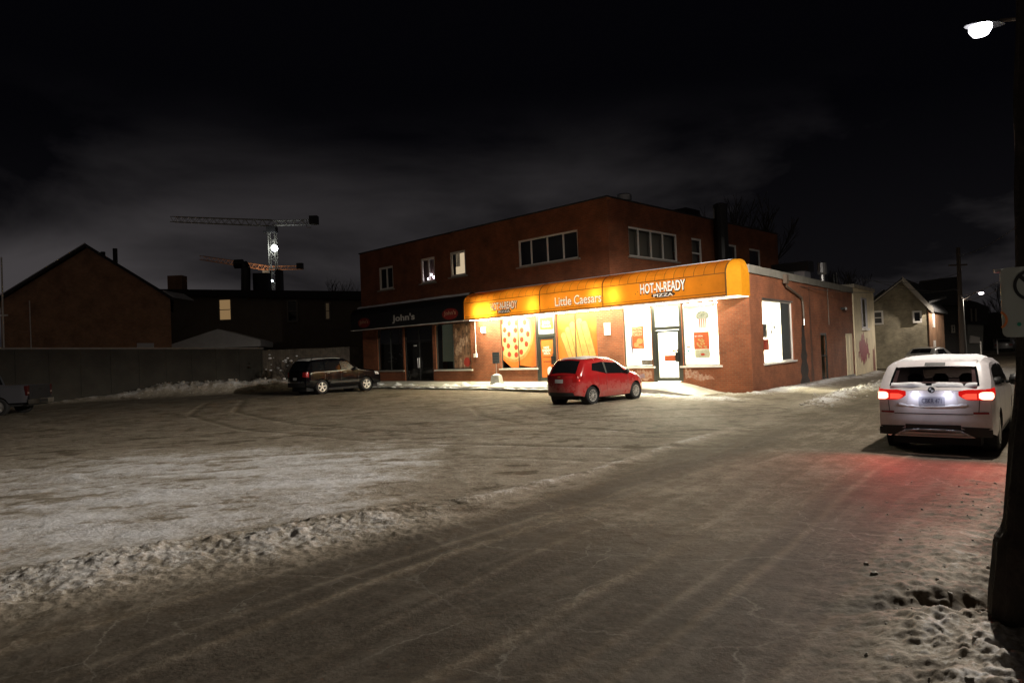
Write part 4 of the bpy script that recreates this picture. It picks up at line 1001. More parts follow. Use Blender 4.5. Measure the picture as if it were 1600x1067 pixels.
    # wheels
    for xw in wheels:
        for sd in (-1, 1):
            y0 = sd*(Wd/2-.03); b_ = MB(); tw = P.get('tw', .21)
            b_.lathe([(rw*.62, 0), (rw*.9, .0), (rw*.985, .03), (rw, .06), (rw, tw-.06), (rw*.985, tw-.03), (rw*.9, tw), (rw*.5, tw), (0, tw)], (0, 0, 0), 'y', 28)
            wo = b_.build('wheel', mat('tyre_rubber', (.014, .014, .014), .85), root, smooth=True, sharp=40)
            wo.location = (xw, y0, rw); wo.scale = (1, -sd, 1)
            b_ = MB(); rr = rw*.66
            b_.lathe([(rr, -.004), (rr*.90, .0), (rr*.86, .05)], (0, 0, 0), 'y', 28); b_.lathe([(0, -.012), (rr*.20, -.008), (rr*.24, .03)], (0, 0, 0), 'y', 16)
            ns, fat = P.get('spokes', (5, .16))
            for k in range(ns):
                a0 = 2*pi*k/ns+.3
                ca, sa = cos(a0), sin(a0); h0, h1 = fat*.7, fat
                pts = [(rr*.15, -h0*rr*.5), (rr*.9, -h1*rr*.5), (rr*.9, h1*rr*.5), (rr*.15, h0*rr*.5)]
                q = [(p[0]*ca-p[1]*sa, .0, p[0]*sa+p[1]*ca) for p in pts]; b_.prism(q, (0, .03, 0))
            b_.build('rim', P.get('rim', mat('alloy_rim', (.55, .54, .52), .3, metal=.8)), wo)
            b_ = MB(); b_.lathe([(0, .07), (rr*.95, .07)], (0, 0, 0), 'y', 20); b_.build('brake_shadow', m_dark, wo)
    P['detail'](locals())
    return root
m_cglass = mat('car_glass', (.008, .009, .010), .04, spec=.7)
m_trim = mat('black_trim', (.015, .015, .015), .55)
m_redlens = mat('red_lens_unlit', (.28, .008, .008), .15, spec=.6)
m_plate = mat('licence_plate', (.55, .56, .58), .5)
m_chrome = mat('chrome', (.8, .8, .8), .12, metal=1)
def snow_top(top_part, T, x0, x1, th=.04, n=40):
    mb = MB(); P_ = []
    for i in range(n+1):
        x = x0+(x1-x0)*i/n; row = []
        for j in range(19):
            s = -1+2*j/18; e = min(1, 5*(1-abs(s)))*min(1, 8*(1-abs(2*i/n-1))); t = .45+.9*float(fbm(np.array(x*3.1+5), np.array(s*2.6), 3, 51))
            row.append(T(x, s*.97, -.006+(th*t+.006)*e))
        P_.append(row)
    mb.grid(P_); return mb
def plate(L, parent, z0, z1, hw, off, m=m_plate):
    return L['cap_part']('licence_plate', [((-hw, z0), (hw, z0), (hw, z1), (-hw, z1))], m, off, 0, parent)
def door_lines(L, xs, z0, z1, wdt=.012):
    q = [((x, z0), (x+wdt, z0), (x+wdt+dx, z1), (x+dx, z1)) for x, dx in xs]
    L['side_part']('door_seam', q, m_trim, .0025)

def red_detail(L):
    sp, cp, tp, wl_, r = L['side_part'], L['cap_part'], L['top_part'], L['wrap_lamp'], L['root']
    tp('rear_window', [((.06, -.97), (.36, -.93), (.36, .93), (.06, .97))], m_cglass, .006)
    tp('windscreen', [((2.05, -.9), (2.72, -.9), (2.72, .9), (2.05, .9))], m_cglass, .006)
    sp('rear_side_window', [((.60, 1.10), (1.28, .965), (1.24, 1.35), (.70, 1.31))], m_cglass, .006)
    sp('front_side_window', [((1.36, .96), (2.42, .92), (2.02, 1.29), (1.34, 1.335))], m_cglass, .006)
    sp('pillar_trim', [((1.28, .962), (1.36, .96), (1.34, 1.335), (1.24, 1.33))], m_trim, .005)
    door_lines(L, [(1.30, 0), (.95, -.12), (2.45, .03)], .36, .93)
    sp('handle', [((1.40, .86), (1.56, .86), (1.56, .89), (1.40, .89)), ((.78, .96), (.90, .95), (.90, .98), (.78, .99))], L['P']['paint'], .025)
    wl_('tail_light', .50, .16, .74, .98, m_redlens, .008, .80, 1.0)
    cp('bumper_insert', [((-.55, .30), (.55, .30), (.5, .42), (-.5, .42))], m_trim, .008)
    plate(L, r, .72, .84, .17, .012)
    cp('badge', [((-.06, .90), (.06, .90), (.06, .935), (-.06, .935))], mat('gold_badge', (.5, .35, .1), .3, metal=.8), .014)
    sp('reflector', [((.02, .78), (.06, .78), (.06, .82), (.02, .82))], emis('painted_red_glint', (1, .12, .08), 1.2), .014, sides=(-1,))  # the reflector's glint is put in as its own glow
    snow_top(tp, L['T'], .44, 1.98, .034).build('snow_cover', mat('thin_snow', (.62, .62, .60), .6, var=.35, vscale=9), r, smooth=True)
    for sd in (-1, 1):
        b_ = MB(); b_.lathe([(0, -.09), (.06, -.07), (.075, 0), (.06, .07), (0, .09)], (2.36, sd*(L['Wz'](2.36, .98)+.09), .99), 'z', 12); b_.build('mirror', m_trim, r, smooth=True)
    L['cap_part']('headlight', [((-.72, .68), (-.5, .68), (-.5, .8), (-.7, .84)), ((.5, .68), (.72, .68), (.7, .84), (.5, .8))], mat('lamp_lens', (.5, .5, .5), .1), .01, 1)
    sp('headlight_side', [((3.05, .80), (3.42, .66), (3.45, .76), (3.15, .88))], MATS['lamp_lens'], .008)
RED = dict(L=3.6, W=1.6, zb=.22, belt=.93, prof=[(0, .90), (.05, .98), (.30, 1.36), (.42, 1.45), (1.2, 1.49), (1.95, 1.43), (2.75, .985), (3.2, .87), (3.5, .72), (3.6, .66)], xr=.58, xf=2.965, rw=.292, tw=.18,
           ar=.19, lr=.62, br=.17, af=.26, lf=.8, tum=.30, round=.13, spokes=(10, .10), rim=mat('silver_hubcap', (.62, .60, .56), .35, metal=.5), paint=salty(mat('red_car_paint', (.34, .009, .011), .22, coat=.8), .6, .85), detail=red_detail)
hd = R(45); rr_ = np.array([2.49, 21.95]); hx = np.array([sin(hd), cos(hd)]); rx_ = np.array([cos(hd), -sin(hd)])
o_ = rr_-hx*.58-rx_*.72
zc = .12
make_car('red_hatchback', 'small red hatchback with thin snow on its roof parked facing the shop', (o_[0], o_[1], zc-.015), hd, RED)

def bmw_detail(L):
    sp, cp, tp, wl_, r = L['side_part'], L['cap_part'], L['top_part'], L['wrap_lamp'], L['root']
    wt = L['P']['paint']
    tp('rear_window', [((.13, -.84), (.47, -.80), (.47, .80), (.13, .84))], glass('rear_car_glass', (.34, .27, .27), .035), .008)
    tp('rear_window_edge', [((.09, -.86), (.13, -.85), (.13, .85), (.09, .86)), ((.10, -.89), (.50, -.85), (.50, -.80), (.10, -.84)), ((.10, .84), (.50, .80), (.50, .85), (.10, .89))], m_cglass, .007)
    sp('rear_side_window', [((.55, 1.21), (.98, 1.18), (.98, 1.52), (.72, 1.48))], m_cglass, .007)
    sp('side_window', [((1.02, 1.18), (1.98, 1.15), (1.92, 1.54), (1.02, 1.53))], m_cglass, .007)
    sp('front_side_window', [((2.05, 1.15), (3.05, 1.12), (2.55, 1.47), (2.0, 1.54))], m_cglass, .007)
    tp('windscreen', [((2.62, -.9), (3.4, -.9), (3.4, .9), (2.62, .9))], glass('tinted_windscreen', (.6, .62, .6), .04), .006)
    tp('spoiler', [((.42, -.84), (.62, -.90), (.62, .90), (.42, .84))], wt, .03)
    tp('brake_light_strip', [((.43, -.22), (.50, -.22), (.50, .22), (.43, .22))], m_trim, .034)
    red = emis('tail_light_lit', (1, .07, .04), 1.5); hot = emis('tail_light_core', (1, .27, .18), 6); dimr = emis('tail_light_edge', (1, .015, .012), .6)
    wl_('tail_light', .40, .30, .975, 1.155, dimr, .010, 1.06, 1.18, taper=.11)
    for sd in (-1, 1):
        P_ = []
        for y in np.linspace(.45, .66, 8): P_.append([np.array([L['capx'](y, z, 0, .016), sd*y, z]) for z in np.linspace(1.045-.055*min(1, (y-.44)/.07), 1.05+.035*min(1, (y-.44)/.07), 4)])
        b_ = MB(); b_.grid(P_); b_.build('tail_light_bar', red, r)
        P_ = []
        for y in np.linspace(.69, L['Wz'](0, 1.05), 7): P_.append([np.array([L['capx'](y, z, 0, .016), sd*y, z]) for z in 1.047+np.linspace(-1, 1, 5)*.066*(1-.45*max(0, 1-(y-.69)/.07)**2)])
        for x in np.linspace(.02, .14, 5): P_.append([L['S'](x, z, sd, .016) for z in 1.047+np.linspace(-1, 1, 5)*.066*(1-.6*(x/.14)**2)+.02*x])
        b_ = MB(); b_.grid(P_); b_.build('tail_light_core', hot, r)
        q = L['capx'](.6, 1.04, 0, .06)
        lo = lamp('tail_lamp', (q-.16, sd*.66, 1.04), 150, (1, .07, .05), .09, r, 'SPOT'); lo.data.spot_size = R(128); lo.data.spot_blend = 1.0; lo.data.shadow_soft_size = .1; lo.rotation_euler = (0, R(74), 0)
    cp('plate_recess', [((-.40, .86), (.40, .86), (.36, 1.09), (-.36, 1.09))], mat('pale_recess', (.62, .60, .64), .5), .004)
    pl_ = plate(L, r, .875, 1.03, .20, .020, mat('dark_plate', (.30, .30, .36), .5))
    b_ = MB(); V, F = text_pts('CBKR 471', -.15, .15, .92, 1.0); o2 = len(b_.v)
    for p_ in V: b_.pt((L['capx'](-p_[0], p_[1], 0, .025), -p_[0], p_[1]))
    for f_ in F: b_.f.append([o2+i for i in f_]); b_.m.append(0)
    b_.build('plate_number', mat('plate_ink', (.05, .05, .10), .5), pl_)
    for y in (-.25, .25):
        b_ = MB(); q = L['capx'](y, 1.09, 0, .03); b_.box(q-.02, y-.05, 1.085, q+.03, y+.05, 1.10); b_.build('plate_light', emis('plate_light_white', (.85, .85, 1), 6), r)
        lamp('plate_lamp', (q-.13, y, 1.06), 1.7, (.88, .88, 1), .02, r)
    b_ = MB(); b_.fn = lambda x, y, z: (L['capx'](y, z, 0, .022), y, z)
    b_.face([(0, .055*cos(a), 1.15+.055*sin(a)) for a in np.linspace(0, 2*pi, 18)[:-1]]); em = b_.build('emblem', m_trim, r)
    b_ = MB(lambda x, y, z: (L['capx'](y, z, 0, .027), y, z))
    for a0 in (0, pi): b_.face([(0, 0, 1.15)]+[(0, .038*cos(a), 1.15+.038*sin(a)) for a in np.linspace(a0+.1, a0+pi/2, 6)])
    b_.build('emblem_quarter', m_plate, em)
    cp('lower_bumper', [((-.86, .34), (.86, .34), (.86, .47), (-.86, .47)), ((-.80, .47), (-.48, .47), (-.40, .52), (-.84, .50)), ((.48, .47), (.80, .47), (.84, .50), (.40, .52)), ((-.42, .46), (.42, .46), (.42, .545), (-.42, .545))], m_trim, .012)
    cp('skid_plate', [((-.62, .33), (.62, .33), (.50, .41), (-.50, .41))], mat('satin_silver', (.45, .43, .43), .35, metal=.5), .03)
    b_ = MB(); pts = [np.array([L['capx'](y, z, 0, .04), y, z]) for y, z in ((-.52, .36), (-.42, .435), (-.2, .455), (.2, .455), (.42, .435), (.52, .36))]; b_.path(pts, .022, 8); b_.build('skid_bar', MATS['satin_silver'], r, smooth=True)
    b_ = MB(); b_.tube((-.04, .58, .36), (.15, .58, .36), .045, n=12); b_.tube((-.04, .69, .36), (.15, .69, .36), .045, n=12); b_.build('exhaust_pipe', m_chrome, r)
    cp('reflector', [((-.82, .735), (-.60, .735), (-.60, .77), (-.82, .77)), ((.60, .735), (.82, .735), (.82, .77), (.60, .77))], m_redlens, .012)
    cp('tailgate_seam', [((-.60, .725), (.60, .725), (.60, .738), (-.60, .738)), ((-.68, .74), (-.67, .74), (-.69, .97), (-.70, .97)), ((.67, .74), (.68, .74), (.70, .97), (.69, .97))], m_trim, .003)
    door_lines(L, [(1.99, .02), (1.02, -.02), (3.05, .05)], .40, 1.07)
    sp('handle', [((1.15, .93), (1.38, .93), (1.38, .97), (1.15, .97)), ((2.15, .91), (2.38, .91), (2.38, .95), (2.15, .95))], wt, .028)
    sp('sill_trim', [((1.4, .27), (3.2, .27), (3.2, .38), (1.4, .38))], m_trim, .006)
    for sd in (-1, 1):
        b_ = MB(); yy = L['Wz'](2.85, 1.12)+.16
        b_.lathe([(0, -.12), (.09, -.10), (.12, 0), (.10, .09), (0, .12)], (2.85, sd*yy, 1.17), 'y', 14); b_.tube((2.86, sd*(yy-.16), 1.12), (2.86, sd*yy, 1.14), .03); b_.build('mirror', m_trim, r, smooth=True)
    # seats seen through the rear window
    b_ = MB(); b_.box(.75, -.62, .7, 2.9, .62, 1.0)
    for y in (-.42, 0, .42): b_.box(1.0, y-.19, 1.0, 1.12, y+.19, 1.2); b_.lathe([(0, 1.18), (.12, 1.2), (.13, 1.32), (.08, 1.38), (0, 1.39)], (1.06, y, 0), n=12)
    b_.build('seat', mat('dark_seat', (.02, .018, .018), .8), r, smooth=True, sharp=40)
    sn_ = snow_top(tp, L['T'], .50, 2.55, .055, 60); sn_.build('snow_cover', m_snow, r, smooth=True)
    mb = MB(); P_ = []
    for i in range(41):
        s = -.85+1.7*i/40; t = float(fbm(np.array(s*5+3), np.array(.3), 3, 61)); row = []
        for j in range(6):
            x = .05+.11*j/5; e = sin(pi*j/5); row.append(L['T'](x, s, -.004+e*(.045*max(0, t*1.6-.35)+.006)))
        P_.append(row)
    mb.grid(P_); mb.build('snow_ledge', m_snow, r, smooth=True)
    mb = MB(); P_ = []
    for i in range(41):
        y = -.52+1.04*i/40; t = float(fbm(np.array(y*6+9), np.array(.7), 3, 63)); z0 = .825+.03*abs(y/.5)**2; row = []
        for j in range(6): z = z0+.06*j/5*(.5+t); row.append(np.array([L['capx'](y, z, 0, -.004+sin(pi*j/5)*.05*t), y, z]))
        P_.append(row)
    mb.grid(P_); mb.build('snow_crust', m_snow, r, smooth=True)
BMW = dict(L=4.65, W=1.82, zb=.30, belt=1.13, cat='car', prof=[(0, 1.09), (.07, 1.18), (.50, 1.58), (.62, 1.62), (1.5, 1.66), (2.5, 1.61), (3.42, 1.13), (4.2, 1.0), (4.55, .82), (4.65, .74)], xr=.95, xf=3.76, rw=.36, tw=.24,
           ar=.06, lr=.4, af=.22, lf=.9, tum=.22, round=.075, crown=.02, br=.12, bump=.18, holes=[(.14, .46, .75), (2.66, 3.36, .8)], spokes=(5, .3), paint=salty(mat('white_car_paint', (.74, .69, .70), .3, coat=.5, var=.15, vscale=3), .4, .9), detail=bmw_detail)
hd = R(39.5); rr_ = np.array([8.40, 11.95]); hx = np.array([sin(hd), cos(hd)]); rx_ = np.array([cos(hd), -sin(hd)])
sc = .97; o_ = rr_-hx*.95*sc-rx_*.84*sc
make_car('white_suv', 'white sport utility car with glowing brake lights and snow on its roof', (o_[0], o_[1], gz(*(rr_-rx_*.8))-.01), hd, BMW, sc)

def suv_detail(L):
    sp, cp, tp, wl_, r = L['side_part'], L['cap_part'], L['top_part'], L['wrap_lamp'], L['root']
    tp('rear_window', [((.04, -.84), (.22, -.80), (.22, .80), (.04, .84))], m_cglass, .006)
    tp('windscreen', [((2.42, -.82), (3.08, -.82), (3.08, .82), (2.42, .82))], mat('dull_car_glass', (.008, .009, .010), .25, spec=.35), .006)
    sp('rear_side_window', [((.34, 1.16), (1.0, 1.14), (1.0, 1.56), (.44, 1.54))], m_cglass, .006)
    sp('side_window', [((1.06, 1.14), (1.92, 1.12), (1.86, 1.58), (1.06, 1.57))], m_cglass, .006)
    sp('front_side_window', [((1.98, 1.12), (2.88, 1.09), (2.38, 1.54), (1.94, 1.58))], MATS['dull_car_glass'], .006)
    wl_('tail_light', .62, .14, .86, 1.10, m_redlens, .008)
    cp('bumper_insert', [((-.8, .38), (.8, .38), (.8, .58), (-.8, .58))], m_trim, .02)
    cp('bumper_step', [((-.75, .60), (.75, .60), (.75, .64), (-.75, .64))], m_chrome, .02)
    sp('side_moulding', [((1.3, .50), (3.0, .50), (3.0, .60), (1.3, .60))], m_trim, .012)
    plate(L, r, .72, .84, .17, .012)
    door_lines(L, [(1.95, 0), (1.02, 0), (2.95, .04)], .42, 1.10)
    sp('handle', [((1.1, 1.0), (1.3, 1.0), (1.3, 1.04), (1.1, 1.04)), ((2.05, .99), (2.25, .99), (2.25, 1.03), (2.05, 1.03))], m_black, .02)
    sp('headlight', [((4.0, .84), (4.3, .80), (4.28, .92), (4.0, .98))], mat('lamp_lens', (.5, .5, .5), .1), .008)
    for sd in (-1, 1):
        b_ = MB(); b_.lathe([(0, -.1), (.08, -.08), (.1, 0), (.08, .08), (0, .1)], (2.75, sd*(L['Wz'](2.75, 1.14)+.12), 1.16), 'y', 12); b_.build('mirror', m_trim, r, smooth=True)
        b_ = MB(); b_.path([(.45, sd*.62, 1.72), (.55, sd*.62, 1.79), (2.1, sd*.62, 1.79), (2.25, sd*.62, 1.72)], .02); b_.build('roof_rail', m_black, r)
    snow_top(tp, L['T'], .3, 2.2, .03).build('snow_cover', MATS['thin_snow'], r, smooth=True)
SUV = dict(L=4.44, W=1.8, zb=.34, belt=1.10, prof=[(0, 1.05), (.04, 1.12), (.24, 1.60), (.42, 1.68), (1.4, 1.73), (2.3, 1.69), (3.1, 1.16), (3.9, 1.06), (4.35, .92), (4.44, .82)], xr=.86, xf=3.48, rw=.35, tw=.22, ar=.06, lr=.35, af=.16, lf=.6, tum=.24,
           spokes=(5, .36), rim=mat('bright_rim', (.75, .74, .70), .35, metal=.4), paint=mat('black_car_paint', (.004, .004, .005), .07, coat=.0, spec=.2), detail=suv_detail)
hd = R(42); sc = .99; rr_ = np.array([-9.3, 33.1]); hx = np.array([sin(hd), cos(hd)]); rx_ = np.array([cos(hd), -sin(hd)]); o_ = rr_-hx*.86*sc-rx_*.8*sc
make_car('black_suv', 'black sport utility vehicle parked by the dark end of the building', (o_[0], o_[1], .22), hd, SUV, sc)

# pickup: its own shape (cab and open box)
def pickup():
    hd = R(-94); root = empty('grey_pickup', (0, 0, 0), pi/2-hd, 'grey pickup truck at the left edge showing its bed and chrome rear bumper', 'truck')
    pm = mat('grey_car_paint', (.07, .07, .08), .3, coat=.3); rw = .39; L = 5.3; Wd = 1.9; xr, xf = 1.18, 4.45; ra = rw+.07
    b_ = MB()
    xs = sorted({*np.linspace(0, 1.95, 24), *[xr-ra*cos(pi*k/20) for k in range(21)]}); xs = [x for x in xs if 0 <= x <= 1.95]
    def zb(x): 
        z = .55
        if abs(x-xr) < ra: z = max(z, rw+sqrt(ra*ra-(x-xr)**2))
        return z
    def wy(x, z): 
        fl = .05*math.exp(-((x-xr)/.55)**2)*(1 if z < 1.15 else max(0, 1-(z-1.15)/.15)); return Wd/2-.05-.04*max(0, (z-.95))-.05*max(0, (.3-x)/.3)**2+fl-(.03 if z > 1.27 else 0)
    for sd in (-1, 1): b_.grid([[(x, sd*wy(x, zb(x)+(1.30-zb(x))*k/12), zb(x)+(1.30-zb(x))*k/12) for k in range(13)] for x in xs])
    for sd in (-1, 1): b_.grid([[(x, sd*wy(x, 1.3), 1.30), (x, sd*(wy(x, 1.3)-.09), 1.30), (x, sd*(wy(x, 1.3)-.09), .8)] for x in (0, .5, 1, 1.5, 1.95)])
    b_.box(.05, -.78, .78, 1.95, .78, .82); b_.face([(1.95, -.86, .5), (1.95, .86, .5), (1.95, .86, 1.3), (1.95, -.86, 1.3)])
    b_.build('bed', pm, root, smooth=True, sharp=40)
    b_ = MB(); b_.box(-.02, -.74, .62, .03, .74, 1.28); b_.box(-.03, -.55, .8, -.02, .55, 1.15); b_.build('tailgate', mat('dark_tailgate', (.02, .02, .022), .35), root)
    b_ = MB(); b_.box(-.034, -.12, 1.05, -.03, .12, 1.15); b_.build('handle', m_trim, root)
    for sd in (-1, 1):
        b_ = MB(); b_.box(-.015, sd*.80-.07, .85, .12, sd*.80+.075, 1.27); b_.build('tail_light', mat('dark_red_lens', (.05, .004, .004), .15), root)
        b_ = MB(); b_.box(-.02, sd*.80-.06, .93, -.012, sd*.80+.06, 1.0); b_.build('reverse_lens', m_chrome, root)
    b_ = MB(); 
    P_ = [[(-.17+.10*abs(s)**3-.0, s*.92, z) for z in (.48, .50, .66, .68)] for s in np.linspace(-1, 1, 15)]; b_.grid(P_); b_.grid([[(.05, s*.92, .68), (-.17+.10*abs(s)**3, s*.92, .68)] for s in np.linspace(-1, 1, 15)])
    b_.build('rear_bumper', m_chrome, root, smooth=True, sharp=40)
    b_ = MB(); b_.box(-.185, -.28, .50, -.175, .28, .66); b_.build('step_pad', m_trim, root)
    b_ = MB(); b_.box(.1, -.7, .4, 5.0, .7, .6); b_.build('frame', m_dark, root)
    # cab and nose
    b_ = MB(); prof = [(2.0, .5), (2.0, 1.28), (2.12, 1.74), (2.9, 1.80), (3.4, 1.74), (4.05, 1.22), (4.95, 1.12), (5.25, 1.0), (5.3, .55), (4.9, .5)]
    def cy_(z): return Wd/2-.04-.30*max(0, z-1.22)
    for sd in (-1, 1): b_.face([(x, sd*cy_(z), z) for x, z in prof])
    for (xa, za), (xb, zb_) in zip(prof, prof[1:]+prof[:1]): b_.face([(xa, -cy_(za), za), (xa, cy_(za), za), (xb, cy_(zb_), zb_), (xb, -cy_(zb_), zb_)])
    b_.build('cab', pm, root)
    b_ = MB(); 
    for sd in (-1, 1): b_.face([(x, sd*(cy_(z)+.006), z) for x, z in ((2.2, 1.3), (2.26, 1.66), (2.95, 1.72), (3.35, 1.66), (3.85, 1.28))])
    b_.face([(2.005, -.72, 1.33), (2.005, .72, 1.33), (2.10, .66, 1.68), (2.10, -.66, 1.68)]); b_.build('window', m_cglass, root)
    for xw in (xr, xf):
        for sd in (-1, 1):
            b_ = MB(); tw = .25; b_.lathe([(rw*.62, 0), (rw*.9, 0), (rw*.985, .03), (rw, .07), (rw, tw-.07), (rw*.9, tw), (0, tw)], (0, 0, 0), 'y', 28)
            wo = b_.build('wheel', MATS['tyre_rubber'], root, smooth=True, sharp=40); wo.location = (xw, sd*(Wd/2-.03), rw); wo.scale = (1, -sd, 1)
            b_ = MB(); b_.lathe([(0, .03), (rw*.2, .02), (rw*.58, .05), (rw*.62, .0)], (0, 0, 0), 'y', 20)
            for k in range(6): a = k*pi/3; b_.tube((.05*cos(a), .03, .05*sin(a)), (.24*cos(a), .03, .24*sin(a)), .025, n=6)
            b_.build('rim', mat('alloy_rim', (.55, .54, .52), .3, metal=.8), wo)
    return root, hd
pk, hd = pickup(); hx = np.array([sin(hd), cos(hd)]); rx_ = np.array([cos(hd), -sin(hd)])
wh = np.array([-22.1, 29.25]); o_ = wh-hx*1.18+rx_*.92
pk.location = (o_[0], o_[1], gz(*wh)-.03)

# white car far down the street
def far_car_detail(L):
    sp, tp, wl_ = L['side_part'], L['top_part'], L['wrap_lamp']
    sp('side_window', [((.9, 1.0), (2.3, .98), (2.0, 1.32), (1.0, 1.30))], m_cglass, .006); tp('rear_window', [((.35, -.8), (.75, -.8), (.75, .8), (.35, .8))], m_cglass, .006)
    wl_('tail_light', .5, .15, .7, .85, m_redlens, .008)
FARC = dict(L=4.3, W=1.75, zb=.25, belt=.98, prof=[(0, .95), (.25, 1.0), (.8, 1.38), (1.6, 1.45), (2.3, 1.38), (3.1, .98), (4.0, .85), (4.3, .65)], xr=.85, xf=3.4, rw=.31, paint=mat('far_white_paint', (.25, .245, .235), .3, coat=.4), detail=far_car_detail)
p0 = at(1466, 545, 43); make_car('white_sedan', 'white car parked beyond the beige house, mostly hidden', (p0[0]-1.5, p0[1]-.3, -.33), R(52), FARC)
p0 = at(1596, 548, 78); make_car('distant_car', 'snow covered car far down the street near the right edge', (p0[0]-2, p0[1], -.35), R(40), FARC)

# ------------------------------------------------------------------ fences
def fence_pts(n, xa, ya, xb, yb): return [(xa+(xb-xa)*k/n, ya+(yb-ya)*k/n) for k in range(n+1)]
pA, pB = at(-30, 543, 34.0), at(409, 543, 44.5)
fo = empty('concrete_fence', (pB[0], pB[1], 0), 0, 'tall dark solid fence with pale top edge along the left of the lot', 'fence')
mb = MB(); d = pB-pA; d[2] = 0; d /= np.linalg.norm(d); nrm = np.array([-d[1], d[0], 0])
def fr(a, t, z): p = np.array([pA[0]-pB[0], pA[1]-pB[1], 0])+d*a+nrm*t; return (p[0], p[1], z)
Lf = float(np.hypot(pB[0]-pA[0], pB[1]-pA[1])); npan = 10
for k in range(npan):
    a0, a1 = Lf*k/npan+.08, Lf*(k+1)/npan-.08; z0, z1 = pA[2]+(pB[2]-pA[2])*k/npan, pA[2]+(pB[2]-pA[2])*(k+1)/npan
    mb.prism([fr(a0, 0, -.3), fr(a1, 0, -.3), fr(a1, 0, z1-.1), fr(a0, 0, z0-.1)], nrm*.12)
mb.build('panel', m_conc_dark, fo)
for k in range(npan+1):
    mb = MB(lambda a, t, z: fr(a, t, z)); z = pA[2]+(pB[2]-pA[2])*k/npan; a = Lf*k/npan; mb.box(a-.08, -.03, -.3, a+.08, .15, z-.095); mb.build('post', m_conc_dark, fo)
mb = MB(); mb.prism([fr(-.1, -.04, pA[2]-.09), fr(Lf+.1, -.04, pB[2]-.09), fr(Lf+.1, -.04, pB[2]), fr(-.1, -.04, pA[2])], nrm*.2); mb.build('cap', mat('fence_cap', (.22, .20, .18), .8, var=.3, vscale=2), fo)
pC = np.array(BW(-25.2, 3.5, 0)); pD = at(409, 541, 44.5)
wf = empty('board_fence', (pC[0], pC[1], 0), 0, 'weathered vertical board fence closing the gap beside the building', 'fence')
d2 = pC-pD; d2[2] = 0; L2 = np.linalg.norm(d2); d2 /= L2
mb = MB(); n = int(L2/.16)
for k in range(n):
    a = k*.16; p = pD+d2*a-pC; q = pD+d2*(a+.145)-pC; zt_ = 2.62+.03*random.random(); mb.prism([(p[0], p[1], -.1), (q[0], q[1], -.1), (q[0], q[1], zt_), (p[0], p[1], zt_)], (.02, .03, 0))
mb.build('board', mat('weathered_boards', (.17, .14, .11), .85, var=.4, vscale=3), wf)
mb = MB()
for z in (.5, 2.3): p = pD-pC; mb.prism([(p[0], p[1]+.05, z), (0, .05, z), (0, .05, z+.09), (p[0], p[1]+.05, z+.09)], (.03, .05, 0))
mb.build('rail', MATS['weathered_boards'], wf)

# ------------------------------------------------------------------ houses on the left
def house(name, label, Y, wallpts, roofmat, wallmat, depth=(0, 12), roof_from=None, ov=.35, th=.22, base=-.5):
    P_ = [at(x, y, Y) for x, y in wallpts]; c = np.mean([P_[0], P_[-1]], 0); c[2] = 0
    o = empty(name, tuple(c), 0, label, 'house'); return o, [p-c for p in P_], c
off = np.array([-5.5, 11, 0])
o, P_, c = house('brick_house', 'dark red brick house with a wide gable above the fence', 47, [(4, 590), (4, 470), (138, 386), (268, 464), (270, 590)], None, None)
P_[0][2] = P_[-1][2] = -.3
P_[1][0] = P_[0][0]; P_[3][0] = P_[4][0]
mb = MB(); mb.prism(P_, off); mb.build('wall', m_brick_far, o)
ridge = P_[2]; eL, eR = P_[1], P_[3]
def rake(a, b_, ext=.5):
    d = (b_-a); d = d/np.linalg.norm(d); e = a-d*ext; return e, b_
mb = MB()
for e, sx_ in ((eL, -1), (eR, 1)):
    a, r_ = rake(e, ridge); fo_ = np.array([0, -.35, 0]); up = np.array([0, 0, .20])
    mb.prism([a+fo_, r_+fo_, r_+fo_+up, a+fo_+up], off*1.05)
ro = mb.build('roof', m_roof, o)
mb = MB(); a, r_ = rake(eL, ridge); fo_ = np.array([0, -.36, .19]); mb.prism([a+fo_, r_+fo_, r_+fo_+np.array([0, 0, .06]), a+fo_+np.array([0, 0, .06])], off*1.04); mb.build('snow_edge', mat('dull_snow', (.45, .45, .46), .8), ro)
mb = MB(); e2, r2_ = rake(eR, ridge); fo_ = np.array([0, -.36, .19]); q = e2+(r2_-e2)*.12; mb.prism([e2+fo_, q+fo_, q+fo_+np.array([0, 0, .06]), e2+fo_+np.array([0, 0, .06])], (0, 3, 0)); mb.build('snow_edge', MATS['dull_snow'], ro)
for px_, h in ((161, .5), (180, .9)):
    p = at(px_, 400, 50)-c; mb = MB(); mb.tube((p[0], p[1], p[2]-1.2), (p[0], p[1], p[2]+h*.6), .16, n=8); mb.build('chimney_pipe', m_roof, ro)
mb = MB(); p = at(46, 470, 46.8)-c; mb.tube((p[0], p[1], p[2]), (p[0]+.05, p[1], -.2), .035); mb.build('conduit', m_sill, o)
mb = MB(); mb.prism([at(214, 536, 46.9)-c, at(240, 536, 46.9)-c, at(240, 545, 46.9)-c, at(214, 545, 46.9)-c], (0, .05, 0)); mb.build('vent', MATS['dull_snow'], o)
# thin mast at left edge
p = at(2, 402, 44); ms_ = empty('thin_mast', (p[0], p[1], 0), 0, 'thin pale metal mast rising at the left edge behind the fence', 'pole')
mb = MB(); mb.tube((0, 0, -.2), (0, 0, p[2]), .05); mb.build('tube', m_white, ms_); mb = MB(); mb.box(-.3, -.04, 5.5, .3, .04, 5.6); mb.build('bracket', m_white, ms_)

